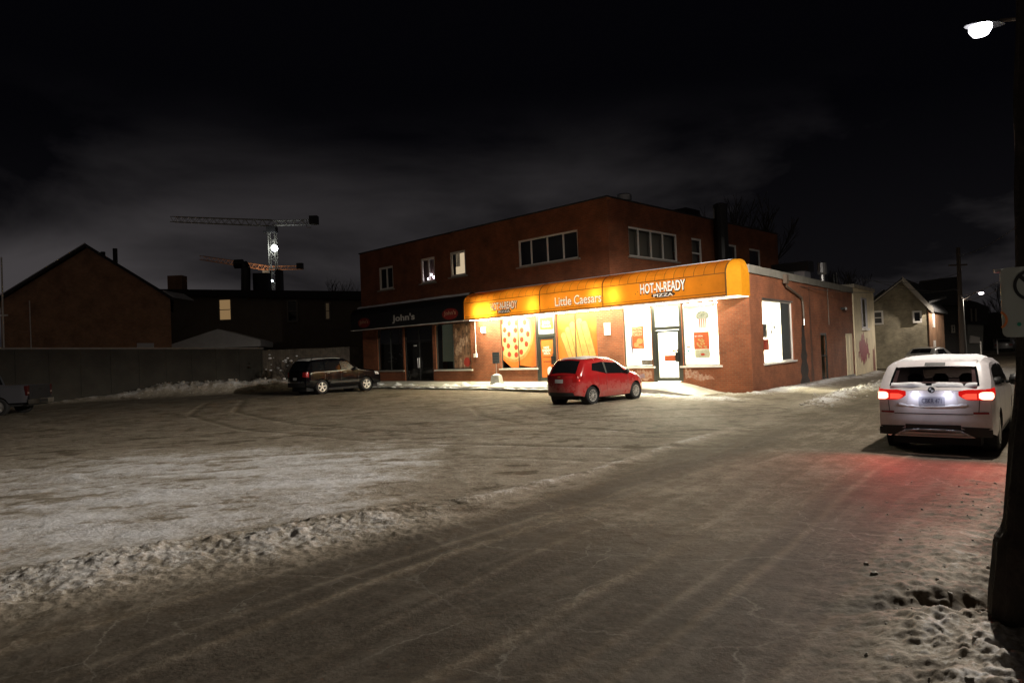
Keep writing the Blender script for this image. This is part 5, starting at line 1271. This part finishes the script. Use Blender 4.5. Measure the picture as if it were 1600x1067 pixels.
# brown flat-roofed house
Y = 60
m_sid = mat('brown_siding', (.15, .12, .09), .85, var=.2, vscale=1)
A_ = at(258, 470, Y); B_ = at(575, 470, Y); c = (A_+B_)/2; c[2] = 0
o = empty('brown_house', tuple(c), 0, 'dark brown flat roofed house with one warm lit window behind the fence', 'house')
zL, zR = at(276, 461, Y)[2], at(560, 470, Y)[2]
mb = MB(); mb.prism([(A_[0]-c[0], 0, -.3), (B_[0]-c[0], 0, -.3), (B_[0]-c[0], 0, zR), (A_[0]-c[0], 0, zL)], (1, 11, 0)); mb.build('wall', m_sid, o)
mb = MB(); mb.prism([(A_[0]-c[0]-.4, -.4, zL), (B_[0]-c[0]+.4, -.4, zR), (B_[0]-c[0]+.4, -.4, zR+.75), (A_[0]-c[0]-.4, -.4, zL+.55)], (1, 12, 0)); ro = mb.build('roof', m_roof, o)
def hwin(x0, y0, x1, y1, Yw, mg, parent, cc, fw=.12, mf=m_white, cross=True):
    a = at(x0, y0, Yw)-cc; b_ = at(x1, y1, Yw)-cc; xa, xb, za, zb_ = a[0], b_[0], b_[2], a[2]
    f = MB(); f.box(xa, a[1]-.06, za, xa+fw, a[1]+.05, zb_); f.box(xb-fw, a[1]-.06, za, xb, a[1]+.05, zb_); f.box(xa+fw, a[1]-.06, za, xb-fw, a[1]+.05, za+fw); f.box(xa+fw, a[1]-.06, zb_-fw, xb-fw, a[1]+.05, zb_)
    if cross: f.box(xa+fw, a[1]-.05, (za+zb_)/2-.03, xb-fw, a[1]+.04, (za+zb_)/2+.03)
    w_ = f.build('window', mf, parent); g = MB(); g.face([(xa+fw, a[1]-.02, za+fw), (xb-fw, a[1]-.02, za+fw), (xb-fw, a[1]-.02, zb_-fw), (xa+fw, a[1]-.02, zb_-fw)]); g.build('pane', mg, w_); return w_
m_dullf = mat('dull_frame', (.22, .20, .17), .7)
hwin(341, 467, 363, 501, Y-.1, emis('warm_window', (1, .62, .28), .22), o, c, mf=m_dullf)
hwin(448, 469, 466, 503, Y-.1, m_gdark, o, c, mf=m_dullf); hwin(507, 472, 517, 500, Y-.1, emis('faint_window', (1, .7, .4), .03), o, c, mf=m_dullf)
mb = MB(); p = at(384, 462, Y+3)-c; q = at(384, 418, Y+3)-c; mb.path([p, q, q+np.array([-.25, 0, .35]), q+np.array([-1.0, 0, .35])], .42, 12); mb.build('roof_duct', m_black, ro)
mb = MB(); p = at(395, 440, Y+4)-c; q = at(418, 426, Y+4)-c; mb.box(p[0], p[1], p[2]-1.6, q[0], p[1]+1, q[2]); mb.build('roof_box', m_black, ro); mb = MB(); p = at(430, 440, Y+4)-c; q = at(437, 421, Y+4)-c; mb.box(p[0], p[1], p[2]-1.6, q[0], p[1]+1, q[2]); mb.build('roof_box', m_black, ro)
mb = MB(); p = at(262, 452, Y+2)-c; q = at(284, 430, Y+2)-c; mb.box(p[0], p[1], p[2]-1.5, q[0], p[1]+1, q[2]); mb.build('chimney', m_brick_far, ro)

# garage with a snowy roof
Y = 52; p1, p2, p3, p4 = at(240, 547, Y), at(340, 514, Y), at(407, 531, Y), at(407, 560, Y); c = (p1+p4)/2; c[2] = 0
o = empty('garage', tuple(c), 0, 'low garage with a pale snow covered roof peeking over the fence', 'garage')
mb = MB(); mb.prism([(p1[0]-c[0]+.3, .2, -.2), (p4[0]-c[0]-.2, .2, -.2), (p4[0]-c[0]-.2, .2, p3[2]-.2), (p2[0]-c[0], .2, p2[2]-.3), (p1[0]-c[0]+.3, .2, p1[2]-.1)], (-1.5, 6, 0)); mb.build('wall', mat('garage_wall', (.14, .13, .12), .85), o)
mb = MB(); mb.prism([p1-c, np.array([p3[0]-c[0], p3[1]-c[1], p1[2]-.02]), p3-c, p2-c], (-1.5, 7, 0)); mb.build('roof', mat('snowy_roof', (.82, .81, .79), .8, var=.15, vscale=1), o)

# ------------------------------------------------------------------ buildings on the right
# cream stucco building right behind the brick wing
o = empty('cream_building', tuple(RWW(0, 20, -.3)), TH2, 'cream stucco building with red graffiti next to the brick shop', 'building')
mb = MB(); mb.box(-9, -2.55, -.4, .05, 3.4, 5.05)
mb.build('wall', m_cream, o)
mb = MB(); mb.box(-9.1, -2.62, 5.05, .12, 3.5, 5.25); mb.build('parapet', mat('worn_cream', (.50, .45, .36), .85, var=.4, vscale=2), o)
def rfr(a0, b0, z0, z1, m, nm, par, dx=.06):
    b_ = MB(); b_.box(.05, a0, z0, .05+dx, b0, z1); return b_.build(nm, m, par)
wn = rfr(-.55, .95, 2.75, 4.55, mat('grey_frame', (.35, .33, .36), .6), 'window', o, .04)
rfr(-.35, .25, 2.85, 4.45, m_gdark, 'pane', wn, .05); rfr(.33, .85, 2.85, 4.45, mat('grey_blind', (.33, .32, .36), .6), 'pane', wn, .05)
rfr(-.65, 1.05, 2.62, 2.75, m_sill, 'sill', wn, .14)
mb = MB(); r = random.Random(4)
for k in range(26):                      # spray strokes
    t = k/25; y = -2.15+3.5*t+r.uniform(-.05, .05); h0 = 1.0-.75*abs(t-.5)*1.2+r.uniform(-.15, .15); h1 = .3+2.2*(1-abs(2*t-1)**2.2)**.5*.9+r.uniform(-.35, .3); h0 = .75+.5*abs(2*t-1)+r.uniform(-.3, .2)
    if h1 > h0+.1: mb.face([(.054+.0002*k, y-.05, h0+.1), (.054+.0002*k, y, h0), (.054+.0002*k, y+.15, h0+.15), (.054+.0002*k, y+.16, h1-.1), (.054+.0002*k, y+.03, h1), (.054+.0002*k, y-.04, h1-.2)])
for k in range(5): y = 2.3+k*.14; mb.face([(.055+.0002*k, y, .1), (.055+.0002*k, y+.09, .05), (.055+.0002*k, y+.1, 1.7+r.uniform(-.4, .3)), (.055+.0002*k, y+.02, 1.5)])
mb.build('graffiti', mat('red_spray_paint', (.33, .03, .045), .7, var=.3, vscale=6), o)
mb = MB(); mb.tube((.02, 3.3, 4.9), (.02, 3.3, .0), .05); mb.build('downspout', m_cream, o)
p = at(1307, 426, 42); cp_ = empty('roof_pipe', (p[0], p[1], 0), 0, 'thin vent pipe standing on the low roof behind the parapet', 'pipe')
mb = MB(); mb.tube((0, 0, 4.3), (0, 0, p[2]), .06); mb.tube((-.18, 0, 4.3), (-.18, 0, p[2]-.1), .05); mb.build('pipe', m_black, cp_)

# beige brick house
Y = 46
pts = [(1345, 590), (1345, 490), (1407, 439), (1450, 480), (1453, 590)]
P_ = [at(x, y, Y) for x, y in pts]; P_[0][2] = P_[-1][2] = -.6; P_[1][0] = P_[0][0]; P_[3][0] = P_[4][0]
c = P_[-1].copy(); c[2] = 0
o = empty('beige_house', tuple(c), 0, 'beige brick house with a snow edged gable and two small windows', 'house')
P_ = [p-c for p in P_]; back = np.array([.612, .791, 0])*9
mb = MB(); mb.prism(P_, back); mb.build('wall', m_brick_beige, o)
mb = MB(); q0, q1 = P_[4].copy(), P_[3].copy(); s0 = np.array([.05, -.02, 0]); mb.prism([q0+s0, q0+s0+back, q1+s0+back, q1+s0], (.04, -.03, 0)); mb.build('side_wall', m_brick_far, o)
mb = MB()
for e, ext in ((P_[1], .3), (P_[3], .45)):
    d = (P_[2]-e); d = d/np.linalg.norm(d); a = e-d*ext; fo_ = np.array([-.1, -.4, .02]); up = np.array([0, 0, .16]); mb.prism([a+fo_, P_[2]+fo_, P_[2]+fo_+up, a+fo_+up], back*1.02)
ro = mb.build('roof', m_roof, o)
mb = MB()
for e, ext in ((P_[3], .45),):
    d = (P_[2]-e); d = d/np.linalg.norm(d); a = e-d*ext; fo_ = np.array([-.1, -.44, -.16]); up = np.array([0, 0, .42]); mb.prism([a+fo_, P_[2]+fo_, P_[2]+fo_+up, a+fo_+up], (0, .10, 0))
mb.build('fascia', mat('pale_fascia', (.45, .42, .37), .7), ro)
mb = MB(); d = (P_[2]-P_[1]); d /= np.linalg.norm(d); a = P_[1]-d*.3; fo_ = np.array([-.1, -.44, .0]); up = np.array([0, 0, .10]); mb.prism([a+fo_, P_[2]+fo_, P_[2]+fo_+up, a+fo_+up], (0, .1, 0)); mb.build('fascia', mat('pale_fascia2', (.5, .46, .38), .7), ro)
mb = MB(); d = (P_[1]-P_[2]); 
for t0, t1 in ((.35, 1.1),): 
    a = P_[2]+d*t0+np.array([0, .3, .18]); b_ = P_[2]+d*t1+np.array([0, .3, .18]); mb.prism([a, b_, b_+np.array([0, 0, .05]), a+np.array([0, 0, .05])], back*.9)
mb.build('roof_snow', mat('dull_snow', (.45, .45, .46), .8), ro)
hwin(1363, 486, 1380, 507, Y-.12, mat('pane_grey', (.10, .095, .09), .2), o, c, fw=.11); hwin(1425, 486, 1440, 504, Y-.12, m_gdark, o, c, fw=.11, cross=False)
mb = MB(lambda a, t, z: P_[4]+np.array([.612, .791, 0])*a+np.array([.11, -.07, 0])*(1+t)+np.array([0, 0, z-P_[4][2]]))
mb_fn = mb.fn
for a, z0, z1 in ((1.8, 2.4, 3.9), (1.8, .2, 1.5)): mb = MB(mb_fn); mb.box(a, -.2, z0, a+1.0, .2, z1); mb.build('window', m_white, o)
mb = MB(); p = at(1452, 474, Y-.2)-c; q = at(1479, 466, Y+3)-c; mb.prism([p, q, q+np.array([0, 0, .15]), p+np.array([0, 0, .15])], (-.5, 2, 0)); mb.build('porch_roof', mat('porch_snow', (.10, .10, .10), .8), o)
# dark gabled house behind
Y = 62
pts = [(1424, 585), (1420, 476), (1432, 440), (1492, 433), (1500, 478), (1502, 585)]
P_ = [at(x, y, Y) for x, y in pts]; P_[0][2] = P_[-1][2] = -.6; c = P_[-1].copy(); c[2] = 0; P_ = [p-c for p in P_]
o = empty('dark_house', tuple(c), 0, 'nearly black house with a broad dark roof behind the beige house', 'house')
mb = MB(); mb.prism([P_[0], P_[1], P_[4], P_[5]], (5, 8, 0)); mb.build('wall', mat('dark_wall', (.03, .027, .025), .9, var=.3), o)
mb = MB(); f0 = np.array([0, -.5, 0]); mb.prism([P_[1]+f0, P_[2]+f0, P_[3]+f0, P_[4]+f0], (6, 9, 0)); mb.build('roof', m_roof, o)
hwin(1486, 508, 1492, 520, Y-.2, m_gdark, o, c, fw=.1, mf=m_dullf)
# far house with pale porch
Y = 72
pts = [(1511, 570), (1512, 503), (1537, 503), (1536, 570)]; P_ = [at(x, y, Y) for x, y in pts]; P_[0][2] = P_[-1][2] = -.6; c = P_[-1].copy(); c[2] = 0; P_ = [p-c for p in P_]
o = empty('porch_house', tuple(c), 0, 'distant house with a pale grey front and porch beyond the pole', 'house')
mb = MB(); mb.prism(P_, (3, 7, 0)); mb.build('wall', mat('pale_siding', (.24, .24, .22), .8), o)
mb = MB(); q = [at(x, y, Y-.3)-c for x, y in ((1506, 506), (1510, 468), (1527, 472), (1545, 480), (1545, 508))]; mb.prism(q, (4, 9, 0)); mb.build('upper_storey', m_roof, o)
hwin(1516, 482, 1519, 502, Y-.5, mat('far_pane', (.12, .12, .11), .3), o, c, fw=.08, mf=m_dullf); hwin(1523, 482, 1526, 502, Y-.5, MATS['far_pane'], o, c, fw=.08, mf=m_dullf)
mb = MB(); q = [at(x, y, Y-.5)-c for x, y in ((1517, 524), (1531, 527), (1531, 536), (1516, 536))]; mb.prism(q, (0, .2, 0)); mb.build('porch', m_white, o)
# more dark frontages closing the street
Y = 85
P_ = [at(x, y, Y) for x, y in ((1535, 560), (1537, 500), (1560, 487), (1578, 505), (1580, 560))]; P_[0][2] = P_[-1][2] = -.6; c = P_[-1].copy(); c[2] = 0; P_ = [p-c for p in P_]
o = empty('end_house', tuple(c), 0, 'unlit house at the far end of the street', 'house')
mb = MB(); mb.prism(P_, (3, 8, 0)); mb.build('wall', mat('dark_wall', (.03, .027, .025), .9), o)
hwin(1552, 530, 1554, 545, Y-.2, MATS['far_pane'], o, c, fw=.06, mf=m_dullf); hwin(1557, 530, 1560, 545, Y-.2, m_white, o, c, fw=.06)

# ------------------------------------------------------------------ poles, wires, street lamps
pl_o = empty('utility_pole', (3.24, 4.25, 0), 0, 'dark rough wooden utility pole close by at the right edge', 'pole')
mb = MB(); P_ = []
hs = [-.3, 0, .6, .66, .8, 1.0, 1.4, 2.0, 3.0, 4.0, 6.5, 9.0]
rads = [.34, .33, .30, .245, .235, .225, .20, .17, .155, .15, .135, .12]
lz = [-.3, .05, .25, .44, .6, .65, .87, 1.07, 1.22, 1.42, 1.85, 2.76, 3.36, 3.96, 9.0]
lxs = [2.84, 2.85, 2.87, 2.90, 2.92, 2.98, 3.01, 3.04, 3.06, 3.10, 3.14, 3.17, 3.21, 3.25, 3.5]
hs2 = np.linspace(-.3, 9, 150)
for z in hs2:
    rr = np.interp(z, hs, rads); row = []
    for k in range(49):
        a = 2*pi*(k % 48)/48; n_ = float(fbm(np.array(a*5.0 if a < 6.2 else 0), np.array(z*.5), 3, 71)); q = rr*(1+.05*(n_-.5))+.012*sin(a*17+2*sin(z*2))*(.5+n_)
        row.append((q*cos(a)+np.interp(z, lz, lxs)+rr*1.27-3.24, q*sin(a), z))
    P_.append(row)
mb.grid(P_); mb.build('trunk', m_wood, pl_o, smooth=True)
mb = MB(); mb.tube((.3, -.02, 3.6), (.02, -.25, 3.42), .03); mb.build('bracket', m_downp, pl_o)
# no parking sign fixed in front of the pole
sc_ = at(1609, 471, 3.98)
sg = empty('no_parking_sign', tuple(sc_), R(-9), 'no parking sign plate with black ring and slashed letter on the near pole', 'sign'); sg.rotation_euler = (0, 0, R(-14))
m_sgn = mat('sign_sheet', (.42, .45, .41), .3, spec=.5)
mb = MB(); hw_, hh_, rc = .145, .205, .035; poly = []
for cx_, cz_, a0 in ((hw_-rc, hh_-rc, 0), (-hw_+rc, hh_-rc, pi/2), (-hw_+rc, -hh_+rc, pi), (hw_-rc, -hh_+rc, 1.5*pi)):
    for k in range(5): a = a0+k*pi/8; poly.append((cx_+rc*cos(a), 0, cz_+rc*sin(a)))
mb.prism(poly, (0, .004, 0)); mb.build('plate', m_sgn, sg)
def ring(mb, cx_, cz_, r0, r1, y, n=36, a0=0, a1=2*pi):
    mb.grid([[(cx_+r0*cos(a), y, cz_+r0*sin(a)), (cx_+r1*cos(a), y, cz_+r1*sin(a))] for a in np.linspace(a0, a1, n)])
mb = MB(); ring(mb, .01, .095, .074, .092, -.003); mb.prism([(.01-.066, -.0035, .095+.05), (.01-.05, -.0035, .095+.066), (.01+.066, -.0035, .095-.05), (.01+.05, -.0035, .095-.066)], (0, .001, 0)); mb.build('ring', m_black, sg)
mb = MB(); text(mb, 'P', -.02, .045, .045, .145, -.002, offset=.02); mb.build('letter', mat('sign_letter', (.02, .02, .02), .5), sg)
mb = MB(); ring(mb, -.175, -.10, .045, .058, -.003, 16, -1.1, 1.1); mb.build('painted_arc_glint', mat('orange_glint_paint', (.75, .22, .05), .3), sg)  # orange reflection at the plate edge, painted in as an arc
mb = MB(); ring(mb, -.06, -.13, .0, .012, -.003, 12); mb.build('painted_green_glint', mat('green_glint_paint', (.02, .3, .18), .3), sg)  # small green reflection, painted on the plate as a dot
mb = MB(); mb.box(-.17, .01, .18, .02, .02, .2); mb.tube((0, .004, .16), (0, .12, .16), .008); mb.build('bracket', m_metal, sg)

# bright street lamp high at the right, on its own pole outside the frame
HL = at(1538, 42, 13.0)
base = np.array([11.9, 12.4]); st = empty('street_lamp', (base[0], base[1], bz(*base)), 0, 'bright white street lamp on a long arm at the top right', 'street lamp')
mb = MB(); z0 = bz(*base); mb.tube((0, 0, -.2), (0, 0, HL[2]-z0+.3), .13, .09, 12); mb.build('pole', m_wood, st)
hl = HL-np.array([base[0], base[1], z0]); mb = MB(); mb.path([(0, 0, hl[2]-.4), (-.5, .1, hl[2]+.02), (hl[0]+.3, hl[1], hl[2]+.10)], .035); mb.build('arm', m_downp, st)
mb = MB(); mb.grid([[(hl[0]+.38*cos(a)*k, hl[1]+.17*sin(a)*k, hl[2]+.02+.11*(1-k*k)) for k in (0, .5, .85, 1)] for a in np.linspace(0, 2*pi, 19)]); mb.build('lamp_head', m_trim, st, smooth=True)
mb = MB(); mb.lathe([(0, -.2), (.13, -.17), (.19, -.07), (.19, .0)], (hl[0]-.08, hl[1], hl[2]+.01), n=16); mb.build('lamp_glass', emis('street_light', (.95, .93, 1), 14), st, smooth=True)
DOWN = -1.0
def batwing(o):                          # road lantern: throws its light sideways, nothing above the cut-off
    l = o.data; l.use_nodes = True; t = l.node_tree; em = t.nodes['Emission']; g = t.nodes.new('ShaderNodeNewGeometry'); sp_ = t.nodes.new('ShaderNodeSeparateXYZ'); t.links.new(g.outputs['Incoming'], sp_.inputs[0])
    ab = t.nodes.new('ShaderNodeMath'); ab.operation = 'MULTIPLY'; ab.inputs[1].default_value = DOWN; t.links.new(sp_.outputs['Z'], ab.inputs[0])
    rp = t.nodes.new('ShaderNodeValToRGB'); e = rp.color_ramp.elements
    for p_, v_ in ((0, .0), (.012, .03), (.08, .11), (.13, .42), (.19, 1.0), (.30, 1.0), (.40, .78), (.5, .50), (.75, .19), (1.0, .14)):
        if p_ in (0, 1.0): k = e[0] if p_ == 0 else e[-1]
        else: k = e.new(p_)
        k.color = (v_, v_, v_, 1)
    t.links.new(ab.outputs[0], rp.inputs[0]); t.links.new(rp.outputs[0], em.inputs['Strength'])
batwing(lamp('street_lamp_light', (hl[0]-.08, hl[1], hl[2]-.26), W_STREET, (1, .91, .80), .12, st))
# far pole with lamp and wires
Y = 45; pt = at(1497, 387, Y); pb_ = at(1504, 560, Y)
up = empty('wooden_pole', (pb_[0], pb_[1], 0), 0, 'tall wooden utility pole down the street carrying wires and a small lamp', 'pole')
T0 = np.array([pt[0]-pb_[0], 0, pt[2]])
mb = MB(); mb.tube((0, 0, -.5), tuple(T0), .17, .12, 10); mb.box(-.6, -.05, T0[2]-1.2, .6, .05, T0[2]-1.1); mb.build('trunk', mat('pole_wood_far', (.07, .055, .045), .9), up)
lh = at(1533, 458, Y)-np.array([pb_[0], pb_[1], 0]); mb = MB(); mb.path([(0, 0, lh[2]-.5), (lh[0]-.2, 0, lh[2]+.12)], .03); mb.build('arm', m_downp, up)
mb = MB(); mb.lathe([(0, -.10), (.12, -.06), (.15, .02), (0, .06)], (lh[0], 0, lh[2]), n=12); mb.build('lamp_head', emis('far_street_light', (1, .9, .9), 14), up)
batwing(lamp('far_lamp_light', (lh[0], -.1, lh[2]-.2), W_FAR, (1, .88, .75), .1, up))
mb = MB(); mb.tube((.22, -.15, -.2), (.10, -.15, 4.2), .03); mb.build('conduit', mat('grey_conduit', (.16, .16, .15), .6), up)
def wire(a, b_, sag, r=.012, n=14): return [tuple(np.array(a)+(np.array(b_)-np.array(a))*t+np.array([0, 0, -4*sag*t*(1-t)])) for t in np.linspace(0, 1, n+1)]
wr = empty('overhead_wires', (pb_[0], pb_[1], 6), 0, 'thin overhead wires strung between the buildings and the far pole', 'wires')
def rel(p): return np.array(p)-np.array([pb_[0], pb_[1], 6])
for a, b_, s in ((at(1500, 449, 45), at(1420, 457, 46), .15), (at(1500, 452, 45), at(1368, 440, 39), .3), (at(1367, 457, 38), at(1245, 447, 30), .1), (at(1345, 436, 37), at(1500, 426, 45), .4), (at(1500, 470, 45), at(1600, 430, 30), .25), (at(1500, 462, 45), at(1600, 415, 30), .25), (at(1498, 400, 45), at(1620, 330, 25), .3)):
    mb = MB(); mb.path(wire(rel(a), rel(b_), s), .014, 5); mb.build('wire', mat('wire_grey', (.05, .05, .05), .6), wr)
# thin sign posts down the street
for px_, Yp, lab in ((1533, 60, 'thin white post standing before the porch house'), (1559, 70, 'thin white post standing near the end house')):
    p = at(px_, 552, Yp); q = at(px_, 533, Yp); o = empty('marker_post', (p[0], p[1], -.4), 0, lab, 'post'); mb = MB(); mb.tube((0, 0, 0), (0, 0, q[2]+.4), .06); mb.build('tube', m_white, o)

# ------------------------------------------------------------------ cranes
def truss(mb, a, b_, w, n, r):
    a = np.array(a, float); b_ = np.array(b_, float); d = b_-a; L_ = np.linalg.norm(d); d /= L_; t = np.array([0, 0, 1.]) if abs(d[2]) < .9 else np.array([1., 0, 0]); u = np.cross(d, t); u /= np.linalg.norm(u); v_ = np.cross(u, d)
    cs = [a+(u*sx_+v_*sy)*w/2 for sx_, sy in ((-1, -1), (1, -1), (1, 1), (-1, 1))]
    for q in cs: mb.tube(q, q+d*L_, r, n=4)
    for k in range(n):
        for i in range(4):
            p0, p1 = cs[i]+d*L_*k/n, cs[(i+1) % 4]+d*L_*(k+1)/n
            if k % 2: p0, p1 = cs[(i+1) % 4]+d*L_*k/n, cs[i]+d*L_*(k+1)/n
            mb.tube(p0, p1, r*.7, n=4, cap=False)
Yc = 170
def crane(name, label, px_, ytop, ybase, jl, jr, jx, Yc, paint, w=1.6):
    B_ = at(px_, ybase, Yc); T_ = at(px_, ytop, Yc); c = np.array([B_[0], B_[1], 0]); o = empty(name, tuple(c), 0, label, 'crane')
    mb = MB(); truss(mb, (0, 0, 0), (0, 0, T_[2]-1.5), w, int(T_[2]/w/1.1), .11); mb.build('mast', paint, o)
    j0 = at(px_, ytop, Yc)-c; l = at(*jl, Yc+30)-c; rr = at(*jr, Yc-10)-c
    mb = MB(); truss(mb, j0, l, 1.5, 26, .11); mb.build('jib', paint, o)
    mb = MB(); truss(mb, j0, rr, 1.1, 10, .1); mb.build('counter_jib', paint, o)
    mb = MB(); mb.box(rr[0]-1.6, rr[1]-.8, rr[2]-.5, rr[0]+.3, rr[1]+.8, rr[2]+1.4); mb.build('counterweight', m_black, o)
    mb = MB(); mb.box(-1.1, -1.1, j0[2]-2.4, 1.1, 1.1, j0[2]-.9); mb.box(-2.1, -.5, j0[2]-2.4, -1.1, .5, j0[2]-1.9); mb.build('slewing_cab', mat('crane_cab', (.12, .12, .12), .6), o)
    return o, c, j0
o, c, j0 = crane('tower_crane', 'tall floodlit tower crane with a bright lamp on its mast', 428, 349, 442, (270, 343), (495, 347), 0, Yc, mat('crane_paint', (.35, .34, .28), .6))
lp = at(429, 388, Yc-1.4)-c
mb = MB(); mb.lathe([(0, -.8), (.58, -.58), (.8, 0), (.58, .58), (0, .8)], tuple(lp), n=12); mb.build('floodlight', emis('crane_flood', (.9, .95, 1), 14), o, smooth=True)
mb = MB(); lb = at(425, 439, Yc-1.4)-c; mb.lathe([(0, -.3), (.22, -.2), (.3, 0), (.22, .2), (0, .3)], tuple(lb), n=10); mb.build('site_light', emis('crane_flood2', (.8, .95, 1), 8), o, smooth=True)
lamp('crane_light', tuple(lp+np.array([0, -1.2, 0])), W_CRANE, (.92, .96, 1), .5, o)
mb = MB(); p = at(479, 355, Yc-8)-c; mb.tube((p[0], p[1], p[2]), (p[0], p[1], p[2]+2), .05); mb.box(p[0], p[1], p[2]-.2, p[0]+1, p[1]+.3, p[2]); mb.build('hook_block', m_metal, o)
o2, c2, j2 = crane('distant_crane', 'farther orange tower crane with a low tilted jib', 418, 419, 452, (315, 403), (472, 418), 0, 230, mat('crane_orange', (.45, .22, .12), .6))
lamp('distant_crane_light', tuple(j2+np.array([-8, -6, -4])), 6000, (1, .75, .5), .4, o2)

# ------------------------------------------------------------------ trees, shrub
def tree(name, label, loc, h, seed, spread=.5, levels=5, r0=.14, m=None, lean=0, cat='tree', nb=4):
    r = random.Random(seed); o = empty(name, loc, 0, label, cat); tr = MB(); cn = MB()
    def grow(p, d, L_, rad, lv):
        n = 3; q = np.array(p)
        mb_ = tr if lv == 0 else cn
        for k in range(n):
            d = d+np.array([r.uniform(-.18, .18), r.uniform(-.18, .18), .05]); d /= np.linalg.norm(d); q2 = q+d*L_/n; mb_.tube(q, q2, rad*(1-.25*k/n), rad*(1-.25*(k+1)/n), n=5 if lv < 2 else 3, cap=False)
            q = q2
            if lv < levels and (lv > 0 or k > 0):
                for _ in range(1 if lv else nb//2):
                    dd = d*.65+np.array([r.uniform(-1, 1), r.uniform(-1, 1), r.uniform(.0, .7)])*spread*1.3; dd /= np.linalg.norm(dd); grow(q, dd, L_*r.uniform(.5, .75), rad*.55, lv+1)
        if lv < levels: 
            for _ in range(2):
                dd = d+np.array([r.uniform(-1, 1), r.uniform(-1, 1), r.uniform(-.2, .5)])*spread; dd /= np.linalg.norm(dd); grow(q, dd, L_*r.uniform(.55, .75), rad*.6, lv+1)
    grow((0, 0, -.1), np.array([lean, 0, 1.]), h*.42, r0, 0)
    tr.build('trunk', m, o); cn.build('crown', m, o); return o
m_bark = mat('bare_bark', (.05, .042, .036), .9)
p = at(522, 450, 63); tree('bare_tree', 'leafless tree behind the brown house beside the shop', (p[0], p[1], 0), 8.6, 5, .5, 4, .13, m_bark)
p = at(548, 450, 66); tree('bare_tree', 'slimmer leafless tree close to the left end of the shop roof', (p[0], p[1], 0), 8.2, 8, .45, 4, .10, m_bark)
p = at(1165, 350, 60); tree('bare_tree', 'faint leafless tree above the low roof at the back', (p[0], p[1], 0), 13.5, 11, .5, 4, .2, m_bark)
p = at(1290, 420, 58); tree('bare_tree', 'dense dark leafless tree behind the cream building', (p[0], p[1], 0), 8.4, 14, .6, 4, .14, m_bark)
p = at(1318, 420, 60); tree('bare_tree', 'small dark leafless tree right of the roof pipes', (p[0], p[1], 0), 7.6, 17, .6, 4, .12, m_bark)
p = at(1568, 500, 90); tree('bare_tree', 'leafless street tree near the far end of the road', (p[0], p[1], -.3), 9.0, 19, .5, 4, .15, m_bark)
p = at(440, 585, 41.5); sh = tree('snowy_shrub', 'bare shrub with snow clumps against the fence behind the black car', (p[0], p[1], .1), 2.3, 23, .9, 3, .05, m_bark, cat='shrub', nb=8)
mb = MB(); r = random.Random(3)
for k in range(22):
    x, y, z = r.uniform(-1.2, 1.2), r.uniform(-.5, .3), r.uniform(.7, 2.2); s = r.uniform(.04, .12); mb.lathe([(0, -s*.5), (s, -s*.2), (s*.8, s*.4), (0, s*.6)], (x, y, z), n=7)
mb.build('snow_clump', m_snow, sh, smooth=True)
